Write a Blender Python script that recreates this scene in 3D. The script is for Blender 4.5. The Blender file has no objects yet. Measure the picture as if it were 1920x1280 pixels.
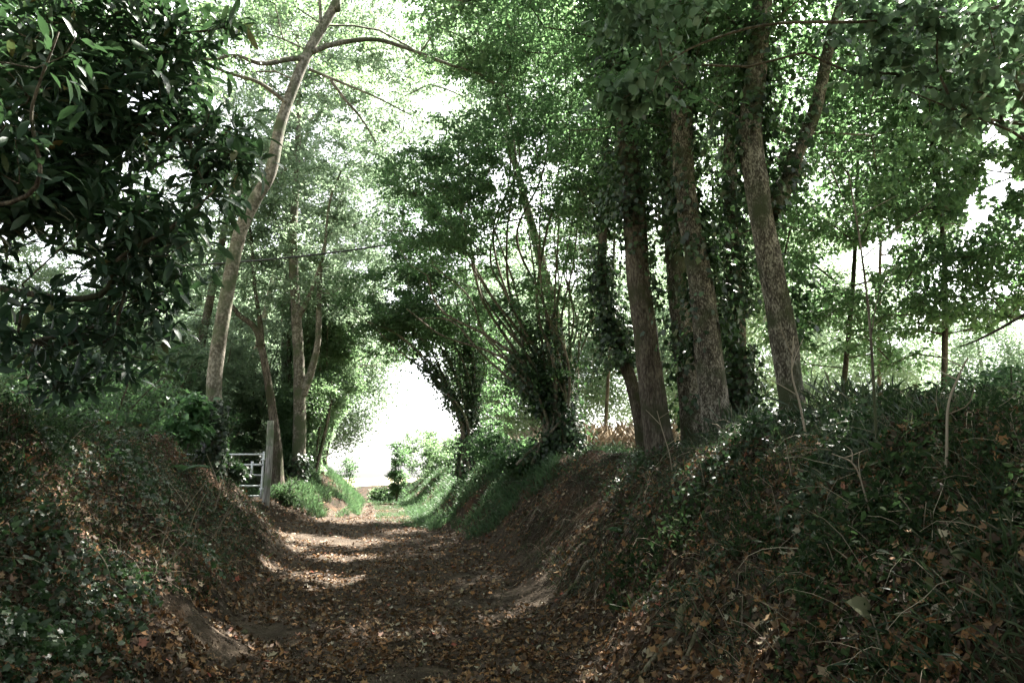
import bpy, math, random
import numpy as np

# ------------------------------------------------------------------ camera, world, sun, exposure
SC = bpy.context.scene
COL = SC.collection
F = 1280.0                                     # focal length in photo pixels (1920 wide)
PITCH = math.radians(11.0)
EYE = np.array([0.0, 0.0, 1.5])
cam = bpy.data.cameras.new('camera')
cam.sensor_width = 36.0
cam.lens = 36.0 * F / 1920.0
cam.clip_start = 0.05
cam.clip_end = 3000
co = bpy.data.objects.new('camera', cam)
COL.objects.link(co)
co.location = EYE
co.rotation_euler = (math.radians(90) + PITCH, 0, 0)
SC.camera = co

SUN = np.array([0.34, 0.50, 0.80]); SUN /= np.linalg.norm(SUN)
el = math.asin(SUN[2]); az = math.atan2(SUN[0], SUN[1])
world = bpy.data.worlds.new('World'); SC.world = world; world.use_nodes = True
wn = world.node_tree
bg = wn.nodes['Background']
sky = wn.nodes.new('ShaderNodeTexSky')
sky.sky_type = 'NISHITA'; sky.sun_disc = False
sky.sun_elevation = el; sky.sun_rotation = az
sky.dust_density = 3.0; sky.air_density = 1.0; sky.ozone_density = 1.0
hz = wn.nodes.new('ShaderNodeHueSaturation'); hz.inputs['Saturation'].default_value = 0.22   # thin white cloud over the blue
wn.links.new(sky.outputs[0], hz.inputs['Color']); wn.links.new(hz.outputs[0], bg.inputs[0])
bg.inputs[1].default_value = 0.06
sl = bpy.data.lights.new('sun', 'SUN'); sl.energy = 5.0; sl.angle = math.radians(0.6); sl.color = (1.0, 0.95, 0.86)
so = bpy.data.objects.new('sun', sl); COL.objects.link(so)
from mathutils import Vector
so.rotation_euler = Vector(-SUN).to_track_quat('-Z', 'Y').to_euler()
so.location = (10, 20, 40)
SC.view_settings.view_transform = 'Standard'
SC.view_settings.look = 'None'
SC.view_settings.gamma = 1.0
SC.view_settings.use_curve_mapping = False
SC.view_settings.exposure = 3.6
cy = SC.cycles
cy.max_bounces = 6; cy.diffuse_bounces = 4; cy.glossy_bounces = 2; cy.transmission_bounces = 4
cy.transparent_max_bounces = 4; cy.volume_bounces = 0
cy.sample_clamp_indirect = 6.0
cy.use_denoising = True; cy.denoiser = 'OPENIMAGEDENOISE'; cy.denoising_input_passes = 'RGB_ALBEDO_NORMAL'; cy.denoising_prefilter = 'ACCURATE'
cy.caustics_reflective = False; cy.caustics_refractive = False

rng = np.random.default_rng(11)
random.seed(5)

# ------------------------------------------------------------------ numeric helpers
def P(px, py, d):
    """world point seen at photo pixel (px, py) at forward distance d metres"""
    u = (px - 960.0) / F; v = (640.0 - py) / F
    fw = math.cos(PITCH) - v * math.sin(PITCH)
    up = v * math.cos(PITCH) + math.sin(PITCH)
    return np.array([u / fw * d, d, 1.5 + up / fw * d])

def project(p):
    q = p - EYE
    c, s = math.cos(PITCH), math.sin(PITCH)
    z = q[:, 1] * c + q[:, 2] * s
    yy = -q[:, 1] * s + q[:, 2] * c
    z = np.maximum(z, 1e-3)
    return 960 + q[:, 0] / z * F, 640 - yy / z * F

def smooth(a, b, x):
    t = np.clip((np.asarray(x, float) - a) / (b - a), 0, 1)
    return t * t * (3 - 2 * t)

def _hash(ix, iy, iz, seed):
    h = (ix * 374761393 + iy * 668265263 + iz * 2147483647 + seed * 974634777) & 0xffffffff
    h = ((h ^ (h >> 13)) * 1274126177) & 0xffffffff
    h = (h ^ (h >> 16)) & 0xffffffff
    return h / 4294967295.0

def vnoise(p, seed=0):
    p = np.asarray(p, float)
    i = np.floor(p).astype(np.int64); f = p - i; f = f * f * (3 - 2 * f)
    r = 0
    for dx in (0, 1):
        wx = f[:, 0] if dx else 1 - f[:, 0]
        for dy in (0, 1):
            wy = f[:, 1] if dy else 1 - f[:, 1]
            for dz in (0, 1):
                wz = f[:, 2] if dz else 1 - f[:, 2]
                r = r + wx * wy * wz * _hash(i[:, 0] + dx, i[:, 1] + dy, i[:, 2] + dz, seed)
    return r * 2 - 1

def fbm(p, seed=0, octs=4):
    p = np.asarray(p, float); a = 1.0; r = 0
    for k in range(octs):
        r = r + a * vnoise(p * (2.03 ** k) + 17.3 * k, seed + k); a *= 0.5
    return r

def n2(x, y, sc, seed, octs=3):
    x = np.asarray(x, float).ravel(); y = np.asarray(y, float).ravel()
    return fbm(np.stack([x * sc, y * sc, np.zeros_like(x) + 3.3], 1), seed, octs)

def norm(v):
    v = np.asarray(v, float)
    return v / np.maximum(np.linalg.norm(v, axis=-1, keepdims=True), 1e-9)

# ------------------------------------------------------------------ the lie of the land
def cx(y):
    y = np.asarray(y, float)
    return -0.17 * y - 0.003 * np.maximum(0, np.minimum(y, 45) - 15) ** 2 - np.maximum(0, y - 45) * 0.35

def WRt(y): return np.interp(y, [0, 5, 10, 15, 19, 25, 60], [1.6, 1.75, 2.2, 1.75, 1.35, 1.3, 1.5])
def WLt(y): return np.interp(y, [0, 5, 10, 13, 15, 18, 20, 25, 60], [1.5, 1.55, 2.0, 2.3, 2.7, 2.2, 1.35, 1.05, 1.2])
def HRt(y): return np.interp(y, [0, 5, 7.4, 9, 12, 17, 25, 40], [1.7, 1.72, 1.82, 1.6, 1.5, 1.42, 1.25, 0.9])
def HLt(y):
    return np.interp(y, [0, 10.5, 12.4, 13.9, 18.0, 21, 26, 40], [1.85, 1.75, 1.5, .42, .42, 1.05, 1.2, .8])
def Z0(y):
    y = np.asarray(y, float)
    return 0.30 * smooth(7, 19, y) + 0.08 * smooth(19, 25, y) - 0.035 * np.maximum(0, np.minimum(y, 90) - 27)

def height(x, y):
    sh = np.shape(x)
    x = np.asarray(x, float).ravel(); y = np.asarray(y, float).ravel()
    s = x - cx(y)
    s = s + 0.22 * n2(x, y, 0.55, 71, 2) * smooth(0.6, 2.5, np.abs(s))
    right = s > 0
    w = np.where(right, WRt(y), WLt(y)); H = np.where(right, HRt(y), HLt(y))
    Wd = np.where(right, np.interp(y, [0, 8, 14, 25], [2.1, 2.0, 1.7, 1.6]), np.interp(y, [0, 8, 13, 25], [2.1, 1.8, 1.5, 1.5]))
    a = np.abs(s)
    t = np.clip((a - w + 0.55) / (Wd + 0.4), 0, 1)
    prof = t * t * (3 - 2 * t)
    prof = 0.75 * prof + 0.25 * t ** 1.3
    z = Z0(y) + H * prof + 0.02 * np.minimum(a, 3) ** 2
    bank = smooth(0.05, 0.35, t)
    z = z + bank * (0.13 * n2(x, y, 1.3, 5, 3) + 0.05 * n2(x, y, 5.0, 8, 2) + 0.03 * (1 - 2 * np.abs(n2(x, y, 3.2, 9, 2))) + .018 * n2(x, y, 11.0, 10, 1))
    z = z + (1 - bank) * (0.035 * n2(x, y, 1.1, 15, 3) + 0.014 * n2(x, y, 6.0, 18, 2) + .008 * n2(x, y, 14.0, 19, 1))
    # wheel ruts
    z = z - 0.05 * np.exp(-((a - 0.72) / 0.22) ** 2) * (0.6 + 0.4 * n2(x, y, .8, 33, 2))
    # a darker hollow in the middle of the lane
    z = z - 0.05 * np.exp(-(((x + 0.45) / 0.45) ** 2 + ((y - 6.6) / 0.5) ** 2))
    # fall of the fields behind the banks
    far = np.maximum(0, a - 7)
    z = z - 0.5 * smooth(0, 14, far) + 0.5 * smooth(3, 40, far) * n2(x, y, .05, 44, 2)
    return z.reshape(sh)

def gnormal(x, y, e=0.05):
    dx = (height(x + e, y) - height(x - e, y)) / (2 * e)
    dy = (height(x, y + e) - height(x, y - e)) / (2 * e)
    return norm(np.stack([-dx, -dy, np.ones_like(dx)], -1))

# ------------------------------------------------------------------ materials
def new_mat(name):
    m = bpy.data.materials.new(name); m.use_nodes = True
    nt = m.node_tree
    return m, nt, nt.nodes['Principled BSDF'], nt.nodes['Material Output']

def ramp(nt, stops, fac):
    r = nt.nodes.new('ShaderNodeValToRGB')
    e = r.color_ramp.elements
    while len(e) < len(stops): e.new(0.5)
    for k, (p, c) in enumerate(stops):
        e[k].position = p; e[k].color = (*c, 1)
    nt.links.new(fac, r.inputs[0])
    return r.outputs[0]

def leaf_mat(name, stops, trans=0.4, tcol=(0.10, 0.19, 0.05), rough=0.45, spec=0.35, vein=False):
    m, nt, b, out = new_mat(name)
    g = nt.nodes.new('ShaderNodeNewGeometry')
    col = ramp(nt, stops, g.outputs['Random Per Island'])
    nt.links.new(col, b.inputs['Base Color'])
    b.inputs['Roughness'].default_value = rough
    b.inputs['Specular IOR Level'].default_value = spec
    if vein:
        nz = nt.nodes.new('ShaderNodeTexNoise'); nz.inputs['Scale'].default_value = 60
        bp = nt.nodes.new('ShaderNodeBump'); bp.inputs['Strength'].default_value = 0.35; bp.inputs['Distance'].default_value = 0.01
        nt.links.new(nz.outputs[0], bp.inputs['Height']); nt.links.new(bp.outputs[0], b.inputs['Normal'])
    if trans > 0:
        t = nt.nodes.new('ShaderNodeBsdfTranslucent')
        hs = nt.nodes.new('ShaderNodeMix'); hs.data_type = 'RGBA'; hs.blend_type = 'MIX'
        hs.inputs[0].default_value = 0.6
        nt.links.new(col, hs.inputs[6]); hs.inputs[7].default_value = (*tcol, 1)
        nt.links.new(hs.outputs[2], t.inputs[0])
        mx = nt.nodes.new('ShaderNodeMixShader'); mx.inputs[0].default_value = trans
        nt.links.new(b.outputs[0], mx.inputs[1]); nt.links.new(t.outputs[0], mx.inputs[2])
        nt.links.new(mx.outputs[0], out.inputs[0])
    return m

def bark_mat(name, c1, c2, c3, sc=9.0, stretch=0.25, bump=0.6):
    m, nt, b, out = new_mat(name)
    tc = nt.nodes.new('ShaderNodeNewGeometry')
    mp = nt.nodes.new('ShaderNodeMapping'); mp.inputs['Scale'].default_value = (1, 1, stretch)
    nt.links.new(tc.outputs['Position'], mp.inputs[0])
    n1 = nt.nodes.new('ShaderNodeTexNoise'); n1.inputs['Scale'].default_value = sc; n1.inputs['Detail'].default_value = 8; n1.inputs['Roughness'].default_value = 0.7
    nt.links.new(mp.outputs[0], n1.inputs[0])
    n2_ = nt.nodes.new('ShaderNodeTexNoise'); n2_.inputs['Scale'].default_value = 2.6; n2_.inputs['Detail'].default_value = 5
    nt.links.new(tc.outputs['Position'], n2_.inputs[0])
    n3 = nt.nodes.new('ShaderNodeTexNoise'); n3.inputs['Scale'].default_value = sc * 4; n3.inputs['Detail'].default_value = 4
    nt.links.new(mp.outputs[0], n3.inputs[0])
    cm = nt.nodes.new('ShaderNodeMath'); cm.operation = 'MULTIPLY_ADD'; cm.inputs[1].default_value = 0.75
    nt.links.new(n3.outputs[0], cm.inputs[0]); nt.links.new(n1.outputs[0], cm.inputs[2])
    cs = nt.nodes.new('ShaderNodeMath'); cs.operation = 'MULTIPLY'; cs.inputs[1].default_value = 1 / 1.75; nt.links.new(cm.outputs[0], cs.inputs[0])
    col = ramp(nt, [(0.40, c1), (0.5, c2), (0.60, c3)], cs.outputs[0])
    spots = ramp(nt, [(0.48, (0, 0, 0)), (0.62, (1, 1, 1))], n2_.outputs[0])
    mx = nt.nodes.new('ShaderNodeMix'); mx.data_type = 'RGBA'; mx.blend_type = 'MIX'
    nt.links.new(spots, mx.inputs[0]); nt.links.new(col, mx.inputs[6])
    mx.inputs[7].default_value = (c2[0] * .55, c2[1] * .72, c2[2] * .5, 1)
    nt.links.new(mx.outputs[2], b.inputs['Base Color'])
    ad = nt.nodes.new('ShaderNodeMath'); ad.operation = 'MULTIPLY_ADD'; ad.inputs[1].default_value = 0.4
    nt.links.new(n3.outputs[0], ad.inputs[0]); nt.links.new(n1.outputs[0], ad.inputs[2])
    bp = nt.nodes.new('ShaderNodeBump'); bp.inputs['Strength'].default_value = bump; bp.inputs['Distance'].default_value = 0.03
    nt.links.new(ad.outputs[0], bp.inputs['Height']); nt.links.new(bp.outputs[0], b.inputs['Normal'])
    b.inputs['Roughness'].default_value = 0.9; b.inputs['Specular IOR Level'].default_value = 0.15
    return m

def earth_mat(name, stops, scale=3.0, bump=0.5):
    m, nt, b, out = new_mat(name)
    g = nt.nodes.new('ShaderNodeNewGeometry')
    n1 = nt.nodes.new('ShaderNodeTexNoise'); n1.inputs['Scale'].default_value = scale; n1.inputs['Detail'].default_value = 10; n1.inputs['Roughness'].default_value = 0.72
    n3 = nt.nodes.new('ShaderNodeTexNoise'); n3.inputs['Scale'].default_value = 38; n3.inputs['Detail'].default_value = 6; n3.inputs['Roughness'].default_value = 0.7
    vo = nt.nodes.new('ShaderNodeTexVoronoi'); vo.inputs['Scale'].default_value = 26
    for n in (n1, n3, vo): nt.links.new(g.outputs['Position'], n.inputs[0])
    ad = nt.nodes.new('ShaderNodeMath'); ad.operation = 'MULTIPLY_ADD'; ad.inputs[1].default_value = 0.45
    nt.links.new(n3.outputs[0], ad.inputs[0]); nt.links.new(n1.outputs[0], ad.inputs[2])
    sb = nt.nodes.new('ShaderNodeMath'); sb.operation = 'SUBTRACT'; sb.inputs[1].default_value = 0.22
    nt.links.new(ad.outputs[0], sb.inputs[0])
    col = ramp(nt, stops, sb.outputs[0])
    nt.links.new(col, b.inputs['Base Color'])
    a2 = nt.nodes.new('ShaderNodeMath'); a2.operation = 'MULTIPLY_ADD'; a2.inputs[1].default_value = 0.5
    nt.links.new(vo.outputs['Distance'], a2.inputs[0]); nt.links.new(ad.outputs[0], a2.inputs[2])
    bp = nt.nodes.new('ShaderNodeBump'); bp.inputs['Strength'].default_value = bump; bp.inputs['Distance'].default_value = 0.05
    nt.links.new(a2.outputs[0], bp.inputs['Height']); nt.links.new(bp.outputs[0], b.inputs['Normal'])
    b.inputs['Roughness'].default_value = 0.95; b.inputs['Specular IOR Level'].default_value = 0.1
    return m

M = {}
M['lane'] = earth_mat('lane_earth', [(0.3, (.018, .013, .010)), (0.5, (.040, .030, .021)), (0.68, (.072, .054, .039))])
M['bank'] = earth_mat('bank_earth', [(0.28, (.010, .008, .006)), (0.5, (.026, .019, .012)), (0.64, (.075, .043, .026)), (.75, (.04, .04, .026))], 1.6, .8)
M['field'] = earth_mat('field_grass', [(0.3, (.12, .12, .06)), (0.5, (.20, .19, .11)), (0.7, (.32, .30, .19))], 1.0)
# leaf colours, near black-green to mid green, slightly cool as in the photo
M['beech'] = leaf_mat('beech_leaf', [(0, (.030, .062, .030)), (.5, (.048, .092, .042)), (1, (.080, .130, .060))], .52, (.24, .38, .17))
M['pale'] = leaf_mat('backlit_pale_leaf', [(0, (.05, .09, .05)), (.5, (.08, .13, .07)), (1, (.12, .17, .09))], .55, (.36, .48, .31))  # leaves lightened to put backlit glow and far haze into their colour
M['hazel'] = leaf_mat('hazel_leaf', [(0, (.014, .036, .017)), (.6, (.030, .066, .030)), (1, (.060, .108, .046))], .5, (.18, .33, .13), .5)
M['laurel'] = leaf_mat('laurel_leaf', [(0, (.012, .028, .017)), (.7, (.022, .048, .027)), (.97, (.040, .075, .040)), (1, (.11, .08, .03))], .18, (.07, .15, .05), .5, .3, True)
M['weed'] = leaf_mat('weed_leaf', [(0, (.007, .014, .006)), (.6, (.017, .031, .011)), (.95, (.044, .068, .025)), (1, (.09, .06, .03))], .25, (.07, .14, .05), .8, .1)
M['ivy'] = leaf_mat('ivy_leaf', [(0, (.007, .016, .007)), (.6, (.017, .036, .014)), (1, (.046, .080, .030))], .25, (.08, .17, .06), .42, .4)
M['ivylit'] = leaf_mat('fresh_ivy_leaf', [(0, (.03, .07, .03)), (1, (.06, .13, .05))], .4, (.12, .24, .09), .42, .4)
M['lime'] = leaf_mat('lime_leaf', [(0, (.04, .075, .045)), (.6, (.06, .10, .06)), (1, (.09, .14, .085))], .4, (.12, .2, .10), .5)
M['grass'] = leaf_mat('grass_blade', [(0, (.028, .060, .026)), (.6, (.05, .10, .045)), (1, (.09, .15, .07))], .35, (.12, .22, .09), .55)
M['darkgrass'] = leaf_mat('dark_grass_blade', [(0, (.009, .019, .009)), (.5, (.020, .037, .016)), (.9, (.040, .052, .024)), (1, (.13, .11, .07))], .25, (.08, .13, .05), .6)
M['straw'] = leaf_mat('dry_straw', [(0, (.12, .09, .06)), (1, (.34, .29, .22))], 0, rough=.8, spec=.2)
M['litter'] = leaf_mat('fallen_leaf', [(0, (.028, .019, .013)), (.4, (.055, .036, .023)), (.65, (.11, .060, .030)), (.82, (.22, .11, .042)), (.92, (.24, .17, .10)), (.97, (.28, .26, .20)), (1, (.24, .05, .03))], .12, (.2, .1, .04), .7, .25)
M['paleleaf'] = leaf_mat('withered_pale_leaf', [(0, (.12, .13, .075)), (1, (.18, .17, .10))], .2, (.15, .16, .08), .6, .3, True)
M['debris'] = leaf_mat('leaf_crumbs', [(0, (.022, .015, .010)), (.6, (.06, .04, .026)), (.9, (.13, .09, .06)), (1, (.26, .22, .17))], 0, rough=.85, spec=.2)
M['bark'] = bark_mat('rough_bark', (.026, .022, .016), (.075, .065, .050), (.22, .20, .165), 16, .45, 1.0)
M['smooth'] = bark_mat('smooth_grey_bark', (.060, .053, .040), (.115, .104, .083), (.22, .20, .17), 6, .8, .3)
M['dbark'] = bark_mat('dark_bark', (.028, .022, .017), (.062, .050, .038), (.11, .095, .075), 12, .3, .7)
M['stem'] = bark_mat('hazel_bark', (.045, .036, .026), (.10, .085, .062), (.19, .165, .13), 12, .3, .5)
M['root'] = bark_mat('root_bark', (.06, .045, .033), (.13, .10, .076), (.22, .185, .15), 12, .5, .6)
M['postwood'] = bark_mat('weathered_wood', (.11, .10, .09), (.20, .19, .175), (.30, .29, .27), 12, .08, .4)
m, nt, b, out = new_mat('galvanised_steel'); M['steel'] = m
nz = nt.nodes.new('ShaderNodeTexNoise'); nz.inputs['Scale'].default_value = 20
nt.links.new(ramp(nt, [(.3, (.42, .44, .45)), (.7, (.62, .64, .65))], nz.outputs[0]), b.inputs['Base Color'])
b.inputs['Metallic'].default_value = .3; b.inputs['Roughness'].default_value = .5
m, nt, b, out = new_mat('black_rubber'); M['rubber'] = m
nz = nt.nodes.new('ShaderNodeTexNoise'); nz.inputs['Scale'].default_value = 9
nt.links.new(ramp(nt, [(.3, (.008, .009, .01)), (.7, (.02, .022, .024))], nz.outputs[0]), b.inputs['Base Color'])
b.inputs['Roughness'].default_value = .6

# ------------------------------------------------------------------ object helpers
class Mesh:
    """collects geometry, then becomes one mesh object"""
    def __init__(s): s.v = []; s.f = []; s.n = 0; s.smooth = False
    def add(s, v, f):
        v = np.asarray(v, np.float32).reshape(-1, 3); f = np.asarray(f, np.int64)
        if len(v) == 0: return
        s.v.append(v); s.f.append(f + s.n); s.n += len(v)
    def data(s, name):
        v = np.concatenate(s.v)
        me = bpy.data.meshes.new(name)
        me.vertices.add(len(v)); me.vertices.foreach_set('co', v.ravel())
        li = np.concatenate([f.ravel() for f in s.f])
        tot = np.concatenate([np.full(len(f), f.shape[1]) for f in s.f])
        st = np.concatenate([[0], np.cumsum(tot)[:-1]])
        me.loops.add(len(li)); me.loops.foreach_set('vertex_index', li.astype(np.int32))
        me.polygons.add(len(tot)); me.polygons.foreach_set('loop_start', st.astype(np.int32))
        me.polygons.foreach_set('loop_total', tot.astype(np.int32))
        if s.smooth: me.polygons.foreach_set('use_smooth', np.ones(len(tot), bool))
        me.update(calc_edges=True)
        return me
    def build(s, name, mat, parent=None):
        me = s.data(name); me.materials.append(M[mat] if isinstance(mat, str) else mat)
        o = bpy.data.objects.new(name, me); COL.objects.link(o)
        if parent is not None:
            o.parent = parent
            o.matrix_parent_inverse = parent.matrix_basis.inverted()
        return o

def tag(o, label=None, cat=None, group=None, kind=None):
    if label: o['label'] = label
    if cat: o['category'] = cat
    if group: o['group'] = group
    if kind: o['kind'] = kind
    return o

def empty(name, loc, label, cat, group=None):
    o = bpy.data.objects.new(name, None); COL.objects.link(o)
    o.location = [float(c) for c in loc]; o.empty_display_size = 0.3
    return tag(o, label, cat, group)

def spline(pts, n):
    pts = np.asarray(pts, float)
    if len(pts) < 3:
        t = np.linspace(0, 1, n)[:, None]; return pts[0] * (1 - t) + pts[-1] * t
    p = np.vstack([2 * pts[0] - pts[1], pts, 2 * pts[-1] - pts[-2]])
    seg = len(pts) - 1
    u = np.linspace(0, seg - 1e-6, n); k = u.astype(int); t = (u - k)[:, None]
    a, b, c, d = p[k], p[k + 1], p[k + 2], p[k + 3]
    return 0.5 * ((2 * b) + (-a + c) * t + (2 * a - 5 * b + 4 * c - d) * t * t + (-a + 3 * b - 3 * c + d) * t ** 3)

def tube(mesh, pts, rad, sides=6, rough=0.0, seed=0, cap=True, flare=0.0, flute=0.0, lumps=3.0):
    pts = np.asarray(pts, float); n = len(pts)
    rad = np.broadcast_to(np.asarray(rad, float), (n,)).copy()
    T = norm(np.gradient(pts, axis=0))
    ref = np.array([0.31, 0.17, 0.93]) if abs(T[:, 2]).mean() < .8 else np.array([1.0, .1, 0])
    A = norm(np.cross(T, ref)); B = np.cross(T, A)
    th = np.linspace(0, 2 * np.pi, sides, endpoint=False)
    R = np.repeat(rad[:, None], sides, 1)
    dirs = A[:, None, :] * np.cos(th)[None, :, None] + B[:, None, :] * np.sin(th)[None, :, None]
    if rough > 0:
        q = (pts[:, None, :] + dirs * R[:, :, None])
        q2 = q.reshape(-1, 3) * [lumps, lumps, lumps * .35]
        R = R * (1 + rough * fbm(q2, seed, 3).reshape(n, sides))
    if flare > 0:
        hgt = (pts[:, 2] - pts[0, 2])
        fl = flare * np.exp(-hgt / 0.38)
        lob = 1 + 0.45 * np.sin(th * 5 + seed)[None, :] + .2 * np.sin(th * 3 + seed * 2)[None, :]
        R = R * (1 + fl[:, None] * lob)
    if flute > 0:
        R = R * (1 + flute * np.sin(th * 4 + seed)[None, :] + flute * .6 * np.sin(th * 7 + 1.3 * seed)[None, :])
    v = pts[:, None, :] + dirs * R[:, :, None]
    i = np.arange(n - 1)[:, None] * sides; j = np.arange(sides)[None, :]; j2 = (j + 1) % sides
    f = np.stack([i + j, i + j2, i + sides + j2, i + sides + j], -1).reshape(-1, 4)
    mesh.add(v, f)
    if cap:
        base = mesh.n
        mesh.add(np.vstack([pts[0], pts[-1]]), np.zeros((0, 3), int))
        k = np.arange(sides); o = base - n * sides
        f0 = np.stack([np.full(sides, base), o + (k + 1) % sides, o + k], 1)
        f1 = np.stack([np.full(sides, base + 1), o + (n - 1) * sides + k, o + (n - 1) * sides + (k + 1) % sides], 1)
        mesh.f.append(f0); mesh.f.append(f1)

def box(mesh, c, s, rot=0.0):
    x, y, z = np.array(s) / 2
    v = np.array([[i * x, j * y, k * z] for i in (-1, 1) for j in (-1, 1) for k in (-1, 1)])
    if rot:
        cc, ss = math.cos(rot), math.sin(rot); v = np.stack([v[:, 0] * cc - v[:, 1] * ss, v[:, 0] * ss + v[:, 1] * cc, v[:, 2]], 1)
    mesh.add(v + c, [[0, 1, 3, 2], [4, 6, 7, 5], [0, 4, 5, 1], [2, 3, 7, 6], [0, 2, 6, 4], [1, 5, 7, 3]])

# leaf templates: x along the leaf, y across, z out of it
def fan(per, c=(0.4, 0, 0)):
    v = np.vstack([[c], per]); n = len(per)
    return v, np.array([[0, 1 + k, 1 + (k + 1) % n] for k in range(n)])
LT = {}
LT['far'] = (np.array([[0, 0, 0], [.5, .32, .07], [1, 0, -.05], [.5, -.32, .07]]), np.array([[0, 2, 1], [0, 3, 2]]))
LT['mid'] = (np.array([[0, 0, 0], [.28, .27, .07], [.68, .23, .04], [1, 0, -.10], [.68, -.23, .04], [.28, -.27, .07], [.45, 0, -.0]]),
             np.array([[0, 6, 1, 1], [6, 2, 1, 1], [6, 3, 2, 2], [0, 5, 6, 6], [5, 4, 6, 6], [4, 3, 6, 6]])[:, :3])
LT['laurel'] = (np.array([[0, 0, 0], [.10, .05, .02], [.10, -.05, .02], [.36, 0, .03], [.36, .135, .07], [.36, -.135, .07],
                          [.70, 0, .01], [.70, .12, .04], [.70, -.12, .04], [1, 0, -.10]]),
                np.array([[0, 3, 1], [0, 2, 3], [1, 3, 4], [2, 5, 3], [3, 6, 4], [6, 7, 4], [3, 5, 6], [5, 8, 6], [6, 9, 7], [6, 8, 9]]))
LT['ivy'] = fan(np.array([[0, 0, 0], [-.05, .28, .03], [.28, .34, .02], [.42, .52, -.06], [.62, .26, .03], [1, 0, -.08],
                          [.62, -.26, .03], [.42, -.52, -.06], [.28, -.34, .02], [-.05, -.28, .03]]), (.3, 0, .04))
LT['heart'] = fan(np.array([[0, 0, 0], [-.04, .26, .05], [.25, .42, .05], [.6, .34, .03], [1, 0, -.12], [.6, -.34, .03], [.25, -.42, .05], [-.04, -.26, .05]]), (.38, 0, -.02))
LT['maple'] = fan(np.array([[0, 0, 0], [.12, .22, .05], [.05, .42, .12], [.36, .30, .02], [.52, .55, .16], [.66, .22, .04], [1, .02, .14],
                            [.66, -.24, .03], [.50, -.52, .12], [.34, -.28, .02], [.06, -.45, .18], [.13, -.2, .04]]), (.38, 0, .02))
LT['oval'] = fan(np.array([[0, 0, .02], [.25, .26, .10], [.6, .24, .12], [1, 0, .08], [.62, -.27, .05], [.25, -.22, .12]]), (.45, 0, -.02))
LT['crumb'] = (np.array([[0, 0, 0], [.6, .35, .1], [1, -.1, .02]]), np.array([[0, 2, 1]]))
LT['blade'] = (np.array([[0, .022, 0], [0, -.022, 0], [.5, .018, .05], [.5, -.018, .05], [.85, .008, .18], [1, 0, .30]]),
               np.array([[0, 1, 3], [0, 3, 2], [2, 3, 4], [4, 3, 5]]))
LT['stalk'] = (np.array([[0, .010, 0], [0, -.010, 0], [.5, .008, .01], [.5, -.008, .01], [1, 0, .03]]),
               np.array([[0, 1, 3], [0, 3, 2], [2, 3, 4]]))

def leaves(mesh, pos, d, nrm, size, kind, wid=1.0, curl=1.0):
    tv, tf = LT[kind]
    pos = np.asarray(pos, float); n = len(pos)
    if n == 0: return
    d = norm(d); nrm = norm(nrm - d * np.sum(nrm * d, 1, keepdims=True)); b = np.cross(nrm, d)
    size = np.broadcast_to(size, (n,)); wid = np.broadcast_to(wid, (n,)); curl = np.broadcast_to(curl, (n,))
    v = (pos[:, None, :] + size[:, None, None] * (tv[None, :, 0:1] * d[:, None, :] + (tv[None, :, 1:2] * wid[:, None, None]) * b[:, None, :]
         + (tv[None, :, 2:3] * curl[:, None, None]) * nrm[:, None, :]))
    f = (np.arange(n)[:, None, None] * len(tv) + tf[None]).reshape(-1, tf.shape[1])
    mesh.add(v.reshape(-1, 3), f)

# ------------------------------------------------------------------ where the sun gets through
SHAFTS = []
def shaft(px, py, d, r): SHAFTS.append((P(px, py, d), r * 1.2))
def shaft_w(x, y, r): SHAFTS.append((np.array([x, y, float(height(np.array([x]), np.array([y]))[0])]), r * 1.35))
for x, r in ((-5.0, .30), (-4.6, .42), (-4.1, .45), (-3.6, .45), (-3.1, .38), (-2.75, .25)): shaft_w(x, 14.0 + .1 * math.sin(x * 5), r)
for x, y, r in ((-3.3, 12.1, .22), (-2.9, 12.0, .28), (-2.55, 12.1, .22), (-3.0, 10.2, .24), (-2.7, 10.0, .26), (-2.35, 9.9, .2), (-3.6, 10.6, .18), (-2.6, 9.2, .12), (-3.9, 12.6, .2)): shaft_w(x, y, r)
for a in ((585, 95, 12.6, .55), (560, 160, 12.5, .4), (535, 230, 12.4, .3), (505, 300, 12.3, .22), (480, 140, 12, .3), (428, 590, 12, .16), (412, 680, 12, .13), (530, 320, 12.3, .2), (640, 20, 12.6, .5)): shaft(*a)
for a in ((1090, 800, 14.6, .8), (1130, 820, 15.5, .8), (560, 430, 20, .3), (1600, 200, 8, .1)): shaft(*a)

def sun_keep(p):
    ok = np.ones(len(p), bool)
    for c, r in SHAFTS:
        q = p - c; t = q @ SUN
        dd = np.linalg.norm(q - t[:, None] * SUN, axis=1)
        ok &= ~((t > 0.4) & (dd < r * (1 + .25 * np.sin(q[:, 2] * 1.3))))
    return ok

def tunnel_keep(p, margin=0.0):
    """the lane is kept open by carts, walkers and hedge trimming"""
    y = p[:, 1]; s = p[:, 0] - cx(y)
    zc = Z0(y) + np.interp(y, [0, 10, 18, 26, 40], [1.5, 1.9, 1.8, 1.6, 1.6])
    rx = np.interp(y, [0, 6, 12, 18, 24, 30, 45], [2.4, 2.9, 3.0, 2.5, 2.15, 2.3, 3.5]) + margin
    rz = np.interp(y, [0, 6, 12, 18, 24, 30, 45], [3.6, 4.4, 4.2, 2.9, 2.3, 2.6, 6.0]) + margin
    rx = np.maximum(rx, .3); rz = np.maximum(rz, .3)
    e = (s / rx) ** 2 + ((p[:, 2] - zc) / rz) ** 2
    return e > 1.0

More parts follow.
